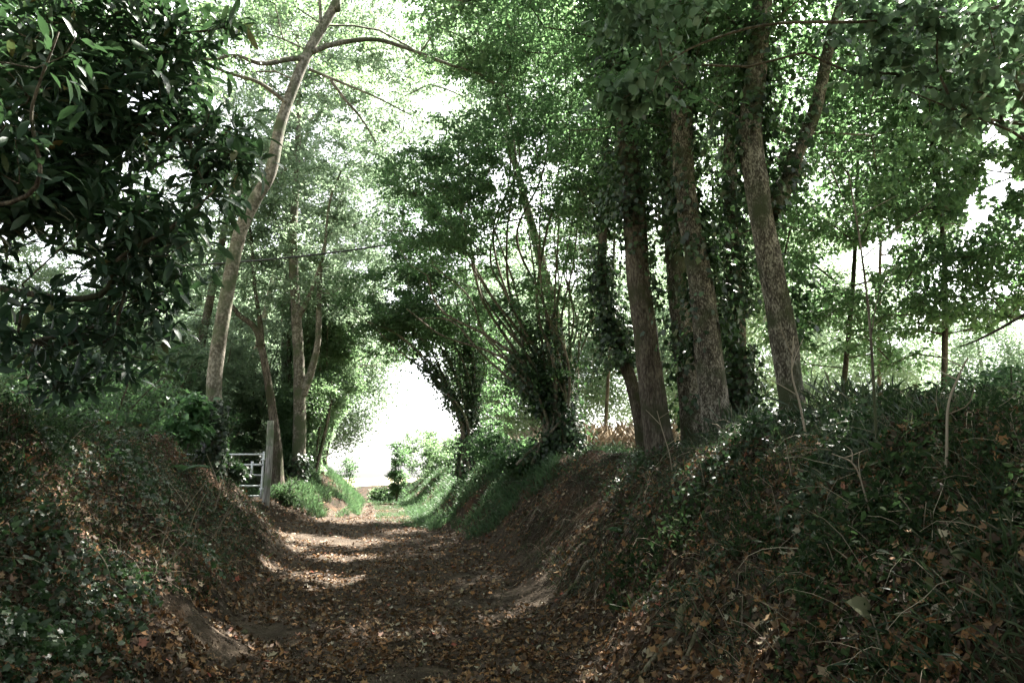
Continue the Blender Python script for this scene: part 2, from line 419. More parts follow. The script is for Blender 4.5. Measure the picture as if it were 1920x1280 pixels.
# pieces of open sky between the crowns, as gaps in the branch work
GAPS = [(248, 185, 34), (1600, 500, 42), (1650, 470, 30), (1880, 340, 36), (1830, 400, 30), (1890, 640, 40), (1790, 650, 34), (1700, 650, 24), (1760, 720, 26), (1560, 630, 22),
        (760, 790, 60), (1120, 800, 55), (1165, 760, 30), (210, 320, 20), (200, 440, 22), (330, 330, 18), (90, 470, 14), (1860, 250, 24), (1480, 560, 12), (1720, 190, 14)]
def gap_keep(p, k=1.0):
    x, y = project(p); ok = np.ones(len(p), bool)
    for gx, gy, r in GAPS:
        a = np.arctan2(y - gy, x - gx)
        rr = r * k * (1 + .45 * np.sin(a * 3 + gx) + .35 * np.sin(a * 5 + gy) + .2 * np.sin(a * 11 + gx))
        ok &= ((x - gx) ** 2 + (y - gy) ** 2) > rr ** 2
    return ok

# ------------------------------------------------------------------ ground
def build_ground():
    xs = np.concatenate([-np.geomspace(500, 9, 34)[:-1], np.arange(-9, 5.5, 0.055), np.geomspace(5.5, 500, 36)])
    ys = [-300, -120, -50, -20, -8, -4, -2, 0, 1]
    y = 1.6
    while y < 600:
        ys.append(y); y += min(max(0.045, 0.0065 * y), 1e9) if y < 30 else (y - 30) * .08 + .25
    ys = np.array(ys)
    X, Y = np.meshgrid(xs, ys)
    Z = height(X, Y)
    V = np.stack([X, Y, Z], -1).reshape(-1, 3)
    nx = len(xs); ny = len(ys)
    i, j = np.meshgrid(np.arange(nx - 1), np.arange(ny - 1))
    a = (j * nx + i).ravel()
    Fq = np.stack([a, a + 1, a + nx + 1, a + nx], 1)
    C = V[Fq].mean(1)
    s = C[:, 0] - cx(C[:, 1])
    edge = np.where(s > 0, WRt(C[:, 1]), WLt(C[:, 1])) - 0.05 + 0.2 * n2(C[:, 0], C[:, 1], 1.0, 90, 2)
    lane = np.abs(s) < edge
    bank = ~lane & (np.abs(s) < 6.0) & (C[:, 1] < 60)
    for nm, mk, mt, sd in (('lane', lane, 'lane', 0), ('bank', bank & (s < 0), 'bank', 0), ('bank', bank & (s > 0), 'bank', 1), ('ground', ~lane & ~bank, 'field', 0)):
        f = Fq[mk]
        u, inv = np.unique(f, return_inverse=True)
        me = Mesh(); me.smooth = True; me.add(V[u], inv.reshape(f.shape))
        o = me.build(nm, mt); tag(o, kind='structure')
build_ground()

# ------------------------------------------------------------------ trees
def skeleton(trunks, anchors, r_twig=0.005, upw=0.25, step=0.45, min_h=0.0, rs=None, expo=0.47, maxr=None):
    """branches grown from the stems to every leaf cluster: each joins the nearest wood below it"""
    rs = rs or np.random.default_rng(1)
    nodes = []; par = []; depth = []; nrad = []
    for pts, rad in trunks:
        for k in range(len(pts)):
            if pts[k][2] - pts[0][2] >= min_h:
                nodes.append(pts[k]); par.append(-1); depth.append(0.0); nrad.append(rad[k])
    nodes = [np.array(q) for q in nodes]
    base = np.array(nodes)
    dd = np.min(np.linalg.norm(anchors[:, None, :] - base[None], axis=2), 1)
    order = np.argsort(dd)
    cap = len(nodes) + int(len(anchors) * 14) + 10
    N = np.zeros((cap, 3)); N[:len(base)] = base
    D = np.zeros(cap); par_a = np.full(cap, -1); n = len(base)
    trad = np.zeros(cap); trad[:n] = nrad
    paths = []
    for k in order:
        a = anchors[k]
        v = a - N[:n]
        L = np.linalg.norm(v, axis=1)
        cost = L * (1 + 0.5 * np.clip(-(v[:, 2]) / np.maximum(L, 1e-6) + .1, 0, 1)) + 0.22 * D[:n]
        j = int(np.argmin(cost)); l = L[j]
        m = max(1, int(l / step))
        t = np.linspace(0, 1, m + 1)[1:]
        mid = (N[j] + a) / 2 + np.array([0, 0, upw * l * .35]) + rs.normal(0, .07 * l, 3)
        tt = t[:, None]
        pts = (1 - tt) ** 2 * N[j] + 2 * (1 - tt) * tt * mid + tt ** 2 * a
        if m > 1: pts[:-1] += rs.normal(0, .035 * min(l, 1.5), (m - 1, 3))
        m = min(m, cap - n)
        N[n:n + m] = pts[:m]; par_a[n] = j; par_a[n + 1:n + m] = np.arange(n, n + m - 1)
        D[n:n + m] = D[j] + l * t[:m]
        paths.append((j, n, m)); n += m
    cnt = np.zeros(n)
    for (j, s, m) in paths: cnt[s + m - 1] += 1
    for k in range(n - 1, -1, -1):
        if par_a[k] >= 0: cnt[par_a[k]] += cnt[k]
    R = r_twig * np.maximum(cnt, 1) ** expo
    if maxr: R = np.minimum(R, maxr)
    out = []
    for (j, s, m) in paths:
        pts = np.vstack([N[j], N[s:s + m]])
        r = np.concatenate([[min(R[s] * 1.1, trad[j] * .8 if trad[j] > 0 else 9)], R[s:s + m]])
        out.append((pts, r))
    return out

def ell(px, py, d, rx, ry, rz, w=1.0):
    return (P(px, py, d), np.array([rx, ry, rz], float), w)

def crown_points(ells, n, rs, shell=0.0, sunny=True, tun=0.25, gaps=True, ground=0.5, holes=None):
    vol = np.array([np.prod(e[1]) * e[2] for e in ells]); vol /= vol.sum()
    k = rs.choice(len(ells), n * 2, p=vol)
    d = norm(rs.normal(size=(n * 2, 3))); r = rs.random(n * 2) ** (1 / (3 + 3 * shell))
    c = np.array([e[0] for e in ells])[k]; R = np.array([e[1] for e in ells])[k]
    p = c + d * r[:, None] * R
    ok = tunnel_keep(p, tun)
    if sunny: ok &= sun_keep(p)
    if gaps: ok &= gap_keep(p)
    ok &= p[:, 2] > height(p[:, 0], p[:, 1]) + ground
    if holes is not None: ok &= fbm(p * holes[0], 99, 2) > holes[1]
    p = p[ok]
    return p[:n]

def foliage(mesh, anchors, per, size, kind, rs, spread=0.42, flat=0.4, droop=0.35, sunny=True, tun=0.0, gaps=0.75, up=1.6, wid=1.0):
    n = len(anchors) * per
    a = np.repeat(anchors, per, 0)
    sp = np.repeat(spread * (0.65 + 0.7 * rs.random(len(anchors))), per)
    # each cluster is a set of leafy shoots rather than a ball
    off = rs.normal(size=(n, 3)); off /= np.maximum(np.linalg.norm(off, axis=1, keepdims=True), 1e-6)
    off *= (rs.random(n) ** .55)[:, None]
    sh = norm(np.repeat(rs.normal(size=(len(anchors) * 5, 3)), max(1, per // 5), 0))
    if len(sh) < n: sh = np.vstack([sh, sh[:n - len(sh)]])
    sh = sh[:n] * rs.random(n)[:, None]
    off = np.where(rs.random(n)[:, None] < .7, sh + off * .22, off)
    off[:, 2] *= flat
    p = a + off * sp[:, None] * 1.25
    p[:, 2] -= droop * .3 * np.sum(off[:, :2] ** 2, 1) * sp
    ok = np.ones(n, bool)
    if sunny: ok &= sun_keep(p)
    if gaps: ok &= gap_keep(p, gaps)
    ok &= tunnel_keep(p, tun)
    ok &= p[:, 2] > height(p[:, 0], p[:, 1]) + .03
    p = p[ok]; off = off[ok]; n = len(p)
    d = off + rs.normal(0, .55, (n, 3)); d[:, 2] -= droop
    nr = rs.normal(0, .75, (n, 3)); nr[:, 2] += up
    leaves(mesh, p, d, nr, size * (0.6 + 0.7 * rs.random(n)), kind, wid)

def stem_points(ctrl, r0, r1, n=None, pw=1.0):
    ctrl = [np.asarray(c, float) for c in ctrl]
    L = sum(np.linalg.norm(ctrl[k + 1] - ctrl[k]) for k in range(len(ctrl) - 1))
    n = n or max(6, int(L / .16))
    p = spline(ctrl, n); t = np.linspace(0, 1, n) ** pw
    return p, r0 + (r1 - r0) * t

def ivy_on(mesh, pts, rad, n, rs, size=.075, lo=0.0, hi=1.0, thresh=-.1, seed=3, thick=.10, side=None, kind='ivy'):
    k = rs.random(n) * (hi - lo) + lo
    u = k * (len(pts) - 1); i = np.minimum(u.astype(int), len(pts) - 2); t = (u - i)[:, None]
    c = pts[i] * (1 - t) + pts[i + 1] * t; r = rad[i]
    T = norm(pts[i + 1] - pts[i])
    A = norm(np.cross(T, [0.2, 1, .1])); B = np.cross(T, A)
    th = rs.random(n) * 2 * np.pi
    o = A * np.cos(th)[:, None] + B * np.sin(th)[:, None]
    p0 = c + o * r[:, None]
    nz = fbm(p0 * [1.6, 1.6, .9], seed, 3)
    ok = nz > thresh
    if side is not None: ok &= (o @ norm(np.array(side, float)) + .35 * nz) > -.25
    c, o, r, T, nz = c[ok], o[ok], r[ok], T[ok], nz[ok]; n = len(c)
    p = c + o * (r * 1.03 + .01 + thick * rs.random(n) ** 1.5 * (1 + 1.5 * np.maximum(nz, 0)))[:, None]
    d = rs.normal(0, .5, (n, 3)) + o * .35; d[:, 2] -= .8
    nr = o + rs.normal(0, .35, (n, 3)); nr[:, 2] += .5
    leaves(mesh, p, d, nr, size * (.5 + .8 * rs.random(n)), kind)

def tree(name, label, cat, stems, ells=(), n_anchor=100, per=60, leaf='beech', size=.08, kind='far', bark='smooth', group=None, seed=1,
         spread=.42, flat=.4, r_twig=.005, sides=12, rough=.06, flare=0.0, flute=0.0, ivy=None, branches=(), min_h=1.0, shell=0, gaps=.75, sunny=True,
         extra_anchor=None, tun=.25, upw=.25, lumps=3.0, maxr=None, wid=1.0, droop=.35, ground=.5, cover=1.0, up=1.6, holes=None):
    rs = np.random.default_rng(seed)
    base = stems[0][0][0]
    root = empty(name, base, label, cat, group)
    tm = Mesh(); tm.smooth = True
    trs = []
    for k, (p, r) in enumerate(stems):
        tube(tm, p, r, sides, rough, seed + k, flare=flare, flute=flute, lumps=lumps); trs.append((p, r))
    for (p, r) in branches:
        tube(tm, p, r, 8, rough * .7, seed + 40); trs.append((p, r))
    if n_anchor:
        a = crown_points(ells, n_anchor, rs, shell, sunny=sunny, tun=tun, gaps=gaps > 0, ground=ground, holes=holes)
        if extra_anchor is not None: a = np.vstack([a, extra_anchor])
        for (p, r) in skeleton(trs, a, r_twig, upw, rs=rs, min_h=min_h, maxr=maxr):
            tube(tm, p, r, 5, 0, cap=False)
    tm.build('trunk', bark, root)
    if n_anchor:
        cm = Mesh()
        foliage(cm, a, per, size, kind, rs, spread, flat, sunny=sunny, tun=min(0, tun), gaps=gaps, wid=wid, droop=droop, up=up)
        cm.build('crown', leaf, root)
    if ivy:
        im = Mesh()
        for (si, n, lo, hi, th, sz, thick, side) in ivy:
            ivy_on(im, stems[si][0], stems[si][1], n, rs, sz, lo, hi, th, seed + 9, thick, side)
        im.build('ivy', 'ivy', root)
    return root

def PP(*a): return [P(*q) for q in a]
def ground_at(px, d, dz=0.0):
    x = float(P(px, 800, d)[0]); return np.array([x, d, float(height(np.array([x]), np.array([d]))[0]) + dz])

# ---- the leaning smooth-barked tree on the end of the near bank
lean = stem_points([ground_at(398, 12, -.25)] + PP((402, 790, 12), (403, 700, 12), (424, 560, 12), (449, 440, 12.1), (478, 375, 12.2), (508, 320, 12.3), (530, 220, 12.5), (577, 100, 12.8), (632, 0, 13.1), (668, -110, 13.5), (690, -260, 14)), .138, .085)
brs = [
    stem_points(PP((575, 108, 12.75), (535, 112, 12.5), (490, 120, 12.2), (440, 104, 12), (395, 112, 11.8), (340, 100, 11.6)), .065, .02),
    stem_points(PP((540, 195, 12.5), (515, 175, 12.4), (480, 152, 12.1), (430, 138, 12), (390, 120, 11.8), (350, 108, 11.5)), .05, .018),
    stem_points(PP((585, 98, 12.8), (630, 82, 13), (700, 74, 13.2), (760, 90, 13.5), (845, 122, 13.8), (905, 142, 14), (960, 190, 14.2)), .06, .02),
    stem_points(PP((580, 130, 12.7), (640, 155, 12.6), (700, 180, 12.4), (770, 216, 12.2)), .035, .012),
    stem_points(PP((620, 150, 12.65), (648, 188, 12.8), (672, 215, 13), (695, 250, 13.1), (705, 270, 13.2)), .035, .012),
    stem_points(PP((632, 20, 13), (640, -40, 13), (690, -20, 12.6), (760, -60, 12.2), (860, -90, 12)), .07, .03),
    stem_points(PP((600, 60, 12.9), (600, 10, 12.8), (588, -60, 12.5), (540, -160, 12)), .04, .015),
]
tree('leaning_tree', 'tall smooth grey tree leaning over the lane from the end of the near bank', 'tree', [lean],
     [ell(690, -330, 13.5, 4.2, 4, 2.6), ell(360, 40, 11.8, 1.9, 1.6, 1.0, 1.4), ell(860, 110, 13.8, 1.6, 1.5, .9, 1.4), ell(460, -60, 12, 2.2, 2, 1.2), ell(560, 60, 13, 1.8, 1.2, .8, .5), ell(900, -60, 13, 2.5, 2, 1.5)],
     260, 150, 'beech', .08, 'mid', 'smooth', seed=3, branches=brs, min_h=7.0, spread=.5, sides=20, rough=.05, flare=.35, maxr=.05,
     ivy=[(0, 1500, 0, .13, -.5, .08, .12, None)])

# ---- stems by the gate
t1 = stem_points([ground_at(563, 20, -.2)] + PP((561, 820, 20), (561, 700, 20), (556, 600, 20), (551, 520, 20), (550, 430, 20), (556, 330, 20.2), (560, 200, 20.5), (556, 60, 21)), .20, .07)
t2 = stem_points(PP((566, 740, 20), (582, 700, 20), (596, 640, 20), (598, 560, 20), (604, 480, 20), (622, 425, 20.3), (648, 345, 20.6), (668, 300, 21)), .11, .03)
t3 = stem_points(PP((556, 600, 20), (580, 555, 19.8), (598, 505, 19.5), (608, 470, 19.3), (618, 380, 19.2), (640, 320, 19)), .07, .025)
tree('forked_tree', 'mossy grey tree forking low beside the wooden gate post', 'tree', [t1, t2, t3],
     [ell(560, 330, 20.5, 2.6, 2.4, 2.6), ell(640, 500, 20, 1.8, 2, 1.6), ell(480, 480, 20, 2.0, 2, 1.8), ell(560, 80, 21, 3.5, 3, 3)],
     300, 210, 'pale', .09, 'far', 'smooth', seed=7, min_h=3.0, spread=.5, maxr=.05, flare=.4, sides=14,
     ivy=[(0, 900, 0, .09, -.4, .09, .12, None)])
t = stem_points([ground_at(528, 19, -.2)] + PP((520, 850, 19), (512, 780, 19), (503, 720, 19), (492, 660, 19), (478, 615, 19), (448, 590, 19), (425, 560, 19.2)), .15, .06)
tb = stem_points(PP((489, 650, 19), (487, 600, 19.1), (478, 540, 19.3), (470, 440, 19.6), (452, 330, 20)), .08, .03)
tree('bowed_tree', 'slim dark tree bowing away from the lane, close behind the gate post', 'tree', [t, tb],
     [ell(430, 560, 19.5, 1.8, 2, 1.6), ell(400, 400, 19.5, 2.2, 2, 2.2), ell(450, 250, 20, 2.5, 2, 2)],
     150, 170, 'pale', .09, 'far', 'dbark', seed=9, min_h=3, spread=.5, maxr=.04, flare=.5)
for k, (pts, r, lab) in enumerate((
        (((537, 860, 24), (535, 720, 24), (533, 600, 24), (538, 470, 24), (530, 300, 24)), .17, 'pale straight trunk standing behind the forked tree'),
        (((548, 870, 22.5), (546, 760, 22.5), (541, 640, 22.5), (547, 560, 22.5), (556, 420, 23)), .10, 'thin dark trunk between the pale trunk and the forked tree'),
        (((583, 850, 26), (588, 700, 26), (600, 600, 26), (628, 470, 26), (655, 330, 26)), .10, 'thin trunk leaning over the lane just beyond the forked tree'))):
    st = stem_points([ground_at(pts[0][0], pts[0][2], -.2)] + PP(*pts[1:]), r, r * .4)
    tree('slender_tree', lab, 'tree', [st], [ell(pts[-1][0], pts[-1][1], pts[-1][2], 2.4, 2.2, 2.6), ell(pts[-2][0] + 30, pts[-2][1], pts[-2][2], 1.6, 1.8, 1.5)],
         100, 170, 'pale', .09, 'far', 'smooth' if k != 1 else 'dbark', seed=20 + k, min_h=3, spread=.55, maxr=.04, group='slender trees behind the gate')

# ---- hedge shrubs forming the near-side wall of the leafy tunnel
hed = [((585, 800, 21.5), (1.0, 1.2, 1.8), 'beech'), ((603, 720, 25.0), (1.3, 1.6, 2.6), 'beech'), ((600, 610, 23), (1.6, 1.4, 1.5), 'beech'), ((565, 740, 30), (2.0, 2.0, 3.2), 'pale'), ((450, 740, 23), (2.0, 1.6, 2.6), 'pale'), ((370, 720, 21), (2.0, 1.6, 2.2), 'pale'), ((250, 740, 19), (2.6, 1.6, 1.8), 'pale'), ((70, 600, 17), (2.8, 1.6, 2.2), 'pale')]
labs = ['leafy hedge shrub closing in just behind the forked tree', 'arching hedge shrub at the mouth of the green tunnel', 'overhanging hazel shrub above the lane behind the forked tree',
        'pale sunlit hedge shrub deep at the tunnel mouth', 'bushy green shrub filling the hedge behind the metal gate', 'green shrub behind the leaning tree trunk', 'sunlit shrub in the field behind the near bank', 'tall pale shrub glimpsed under the long-leaved boughs']
for k, ((px, py, d), R, lf) in enumerate(hed):
    c = P(px, py, d); g = ground_at(px, d, -.1)
    sts = []
    rs = np.random.default_rng(60 + k)
    for j in range(5):
        a = rs.random() * 6.28
        top = c + np.array([math.cos(a) * R[0] * .6, math.sin(a) * R[1] * .6, R[2] * (.2 + .6 * rs.random())])
        sts.append(stem_points([g + [math.cos(a) * .15, math.sin(a) * .15, 0], (g + top) / 2 + [math.cos(a) * .2, 0, .3], top], .05, .015))
    low = (np.array([c[0], c[1], (c[2] + g[2]) / 2]), np.array([R[0] * .8, R[1] * .9, max(.8, (c[2] - g[2]) * .5)]), .8)
    tree('hedge_shrub', labs[k], 'shrub', sts, [(c, np.array(R), 1.0), low], 260, 190, lf, .08, 'far', 'stem', seed=60 + k, min_h=.3, spread=.42, flat=.6, tun=.05, ground=.1,
         group='hedge shrubs along the far side', maxr=.03, r_twig=.004, sides=6)

# ---- ivy-clad clump leaning over the lane (far), and the many-stemmed hazel (nearer)
def clump(name, label, cat, basepx, d, tips, r, seed, ells, n_anchor, per, leaf, size, ivyn, jit=.12, ivyhi=.6, **kw):
    rs = np.random.default_rng(seed); sts = []; g = ground_at(basepx, d, -.15)
    for ctrl in tips:
        b = g + [rs.normal(0, jit * 1.6), rs.normal(0, jit * 2), 0]
        pts = [b] + [P(*c) + rs.normal(0, .13, 3) for c in ctrl]
        rr = r * (.55 + .7 * rs.random())
        sts.append(stem_points(pts, rr, rr * .3))
    iv = [(k, ivyn, 0, ivyhi, -.25, .075, .2, None) for k in range(len(sts))] if ivyn else None
    return tree(name, label, cat, sts, ells, n_anchor, per, leaf, size, 'far', 'stem', seed=seed, ivy=iv, sides=7, rough=.08, maxr=.03, r_twig=.004, **kw)

tips = []
rs = np.random.default_rng(8)
for k in range(15):
    q = k / 14.0; e = rs.normal(0, 12)
    tips.append([(872 + 14 * q + e * .2, 790, 19 + q * .8), (835 + 60 * q + e, 715 - 20 * q, 19 + q), (775 + 120 * q + e, 655 - 60 * q, 19 + q), (690 + 190 * q + e * 1.5, 600 - 130 * q, 19 + q * 1.5)])
clump('ivy_clad_hazel', 'ivy-clad clump of stems arching low over the lane at the tunnel mouth', 'shrub', 893, 19, tips, .045, 31,
      [ell(790, 600, 19, 1.2, 1.2, .7, 1.2), ell(840, 620, 19.5, 1.7, 1.6, 1.1), ell(760, 560, 19.5, 1.9, 1.6, 1.3), ell(900, 690, 20, .9, 1.0, 1.4), ell(850, 450, 20, 2.2, 1.8, 1.8), ell(925, 780, 19.5, .6, .9, .9), ell(730, 640, 20, .9, 1.2, .6)],
      380, 170, 'hazel', .08, 650, jit=.2, ivyhi=.7, min_h=1.2, spread=.42, tun=.0, ground=.3)
tips = []
rs = np.random.default_rng(18)
sets = [((1040, 790, 14), (1000, 680, 14), (930, 560, 13.8), (880, 470, 13.6), (868, 380, 13.5), (858, 250, 13.5)),
        ((1045, 790, 14), (1010, 680, 14), (965, 560, 14), (940, 440, 14), (960, 300, 14), (940, 150, 14)),
        ((1050, 780, 14), (1030, 680, 14), (1005, 560, 14), (985, 460, 14), (1010, 340, 14), (1030, 200, 14)),
        ((1052, 780, 14), (1042, 680, 14), (1035, 560, 14), (1045, 430, 14.2), (1070, 320, 14.5), (1075, 180, 14.5)),
        ((1060, 790, 14), (1065, 700, 14.2), (1068, 600, 14.5), (1072, 500, 14.5), (1090, 400, 15), (1120, 280, 15)),
        ((1062, 800, 14), (1080, 720, 14.5), (1095, 600, 14.8), (1110, 480, 15), (1130, 380, 15)),
        ((1035, 790, 14), (985, 700, 13.8), (915, 620, 13.5), (850, 560, 13.3), (800, 500, 13)),
        ((1030, 800, 14), (975, 720, 14), (900, 660, 14), (830, 610, 14), (770, 590, 14))]
for k in range(30):
    s = sets[k % len(sets)]; o = rs.normal(0, 14) if k >= len(sets) else 0; zz = rs.normal(0, .5) if k >= 8 else 0
    m_ = len(s) - (0 if k < 8 else rs.integers(0, 3))
    tips.append([(a + o * (j + 1) / 4, b, dd + zz * (j + 1) / 6) for j, (a, b, dd) in enumerate(s[:m_])])
clump('hazel_coppice', 'many-stemmed hazel coppice fanning up from the top of the high bank', 'shrub', 1050, 14, tips, .045, 32,
      [ell(960, 330, 14, 2.2, 2, 1.6), ell(1040, 180, 14.5, 2.0, 2, 1.4), ell(840, 420, 13.5, 1.6, 1.8, 1.1), ell(900, 560, 14, 1.4, 1.6, .9), ell(1060, 480, 15, 1.2, 1.5, 1.6, .7), ell(1000, 680, 14.3, .8, 1.0, .8, .8), ell(1060, 600, 14.5, .9, 1.0, 1.0, .7), ell(930, 640, 14, .9, 1.0, .7, .7), ell(960, 30, 14, 2.6, 2.2, 1.4), ell(780, 330, 13.5, .9, 1.2, .6)],
      620, 150, 'hazel', .075, 420, jit=.28, ivyhi=.5, min_h=1.6, spread=.4, tun=.0, ground=.4)

tips = [[(603, 780, 24.5), (625, 700, 24.3), (670, 640, 24), (740, 622, 23.5)], [(598, 760, 24.5), (612, 680, 24.5), (640, 600, 24.3), (700, 560, 24)], [(606, 790, 25), (640, 720, 25), (690, 680, 25), (760, 672, 25)],
        [(595, 750, 24.5), (600, 640, 24.5), (620, 540, 24.5)], [(600, 780, 25), (618, 720, 25), (655, 690, 25.3), (700, 690, 25.5)], [(585, 760, 24), (580, 650, 24), (570, 560, 24)]]
clump('arching_hazel', 'slender hazel stems arching over the lane to close the top of the tunnel mouth', 'shrub', 600, 24.5, tips, .05, 36,
      [ell(690, 610, 24, 1.5, 1.4, .75), ell(640, 560, 24, 1.5, 1.4, 1.2), ell(740, 660, 25, 1.1, 1.2, .35), ell(625, 690, 24.5, .7, 1.0, .8), ell(597, 800, 25, .6, 1.0, 1.3), ell(780, 600, 24.5, 1.2, 1.2, .7), ell(600, 890, 24, .5, 1.2, .5, .7)],
      360, 120, 'pale', .08, 0, jit=.15, min_h=.8, spread=.36, tun=-.1, ground=.1)

# ---- the big ivy-hung trunks on the high bank
def big(label, ctrl, base, r0, r1, seed, ells, na, ivy, bark='bark', extra=(), name='ivy_hung_tree', per=90, size=.078, leaf='hazel', **kw):
    st = stem_points([ground_at(base[0], base[1], -.3)] + PP(*ctrl), r0, r1, pw=.8)
    sts = [st] + [stem_points(PP(*c), a, b) for c, a, b in extra]
    return tree(name, label, 'tree', sts, ells, na, per, leaf, size, 'mid', bark, seed=seed, ivy=ivy, sides=32, rough=.13, flare=.22, flute=.035,
                min_h=3.0, spread=.42, maxr=.05, group='big trees on the high bank', lumps=4.5, **kw)
front = (-.35, -1, 0)
big('broad pale trunk with a side limb, standing highest on the bank, hung with ivy', [(1488, 780, 7.6), (1470, 640, 7.6), (1450, 520, 7.6), (1428, 400, 7.6), (1408, 270, 7.65), (1412, 180, 7.7), (1425, 60, 7.7), (1432, -60, 7.8), (1440, -350, 8)],
    (1490, 7.6), .165, .115, 101, [ell(1450, -60, 8, 2.4, 2.2, 1.2), ell(1620, 250, 8.5, 1.2, 1.4, 1.2, .9), ell(1300, 120, 7.6, .8, .9, .8, .8), ell(1560, 60, 8, 1.4, 1.5, 1.0)], 190,
    [(0, 3600, .05, .95, .15, .09, .25, (.3, 1, 0)), (0, 1500, .1, .9, .42, .085, .10, None), (1, 500, 0, 1, -.1, .08, .1, None)],
    extra=[(((1440, 400, 7.7), (1478, 340, 7.8), (1492, 290, 7.8), (1520, 230, 7.9), (1540, 160, 7.9), (1560, 60, 8), (1600, -60, 8.2)), .105, .06)])
big('thick trunk with a lichened lower face, next to the highest trunk', [(1345, 800, 9), (1330, 680, 9), (1318, 560, 9), (1300, 450, 9), (1285, 350, 9), (1278, 200, 9), (1270, 60, 9), (1260, -150, 9.2)],
    (1350, 9), .205, .12, 102, [ell(1280, -60, 9, 2.2, 2, 1.4), ell(1230, 130, 9.2, 1.2, 1.5, 1.2)], 130,
    [(0, 3800, .25, 1, .0, .085, .25, (.5, 1, 0)), (0, 900, .45, 1, .1, .085, .15, None), (0, 400, .0, .5, .35, .075, .06, None)])
big('trunk half hidden behind the lichened one and wrapped in ivy', [(1300, 790, 10.2), (1285, 650, 10.2), (1268, 520, 10.2), (1258, 400, 10.2), (1248, 250, 10.2), (1240, 60, 10.3), (1235, -120, 10.4)],
    (1308, 10.2), .19, .12, 103, [ell(1220, 40, 10.5, 2.0, 2, 1.6)], 90, [(0, 4500, .1, 1, .08, .085, .22, None)])
big('dark brown trunk standing closest to the hazel coppice', [(1228, 780, 10), (1212, 650, 10), (1200, 540, 10), (1190, 420, 10), (1182, 330, 10), (1168, 180, 10), (1150, 60, 10), (1135, -120, 10.2)],
    (1240, 10), .195, .13, 104, [ell(1130, -40, 10.2, 2.2, 2, 1.4), ell(1110, 180, 10.5, 1.0, 1.3, 1.2)], 130, [(0, 4200, .5, 1, -.1, .08, .22, None), (0, 700, .05, .5, .3, .075, .06, None), (0, 1300, .05, .5, -.1, .078, .12, (1, .6, 0))], bark='dbark')
big('slim ivy-smothered trunk slanting between the coppice and the dark brown trunk', [(1190, 740, 12), (1160, 650, 12), (1140, 590, 12), (1128, 500, 12.2), (1135, 380, 12.4), (1140, 250, 12.5)],
    (1210, 12), .12, .07, 105, [ell(1140, 330, 12.5, 1.0, 1.2, 1.4)], 60, [(0, 4200, .25, 1, -.6, .085, .32, None)], bark='dbark', name='slanting_tree')
big('grey trunk at the back of the high bank, between the lichened and the highest trunk', [(1392, 770, 10.5), (1382, 640, 10.5), (1375, 500, 10.5), (1370, 350, 10.6), (1372, 100, 10.8)],
    (1395, 10.5), .17, .10, 106, [ell(1380, 60, 11, 1.8, 1.8, 1.6), ell(1440, 450, 11.5, .8, 1.2, 1.6, .8)], 100, [(0, 5200, .1, 1, -.3, .08, .24, None)])

# ---- trees behind the high bank (screen of leaves with sky through it)
scr = [((1560, 780, 12.5), (1600, 520, 12.5), (1610, 250, 12.5), 'tree with thin leafy boughs behind the highest trunk', [ell(1600, 330, 12.5, 2.2, 2, 2.4), ell(1560, 130, 12.5, 2.2, 2, 1.8), ell(1500, 500, 12.5, 1.3, 1.6, 1.8), ell(1580, 620, 12.5, 1.6, 1.4, .9)]),
       ((1760, 760, 11), (1770, 480, 11), (1740, 200, 11), 'leafy field maple behind the crest of the high bank', [ell(1740, 380, 11, 1.7, 2, 1.5), ell(1740, 120, 11, 2.0, 2, 1.6), ell(1760, 560, 11, 1.6, 1.4, 1.0), ell(1700, 640, 11, 1.6, 1.4, .5)]),
       ((2020, 760, 9.5), (2010, 420, 9.5), (1960, 150, 9.5), 'dark leafy tree crowding the top corner of the high bank', [ell(1930, 200, 9.5, 1.6, 1.8, 1.4), ell(1900, 40, 9, 2.0, 1.8, 1.2), ell(1930, 450, 9.5, 1.0, 1.4, .9), ell(1860, 540, 10, 1.1, 1.2, .6), ell(1900, 330, 9.5, .9, 1.2, .6)]),
       ((1640, 790, 17), (1650, 500, 17), (1660, 300, 17), 'paler tree standing out in the field past the high bank', [ell(1640, 380, 17, 3.2, 2.5, 3.0), ell(1760, 250, 17, 3, 2.5, 3)]),
       ((1130, 820, 19), (1150, 500, 19), (1160, 200, 19), 'sunlit tree seen past the slanting ivy trunk', [ell(1130, 330, 19, 2.8, 2.5, 3.4), ell(1000, 150, 19, 2.8, 2.4, 2.6)]),
       ((1330, 800, 16), (1340, 500, 16), (1330, 200, 16), 'broad leafy tree closing the gaps between the big trunks', [ell(1330, 450, 16, 2.6, 2.2, 2.8), ell(1420, 620, 15, 1.4, 1.6, 1.4), ell(1300, 150, 16, 3, 2.4, 2.4)])]
for k, (b0, m0, tp, lab, es) in enumerate(scr):
    st = stem_points([ground_at(b0[0], b0[2], -.2)] + PP(m0, tp), .055, .025)
    tree('field_tree', lab, 'tree', [st], es, 330 if k < 3 else 260, 95 if k < 3 else 130, 'hazel' if k < 3 else 'pale', .085 if k < 3 else .095, 'mid' if k < 3 else 'far', 'dbark', seed=130 + k, min_h=1.2, spread=.4 if k < 3 else .55, maxr=.045,
         group='trees behind the high bank', gaps=.9)

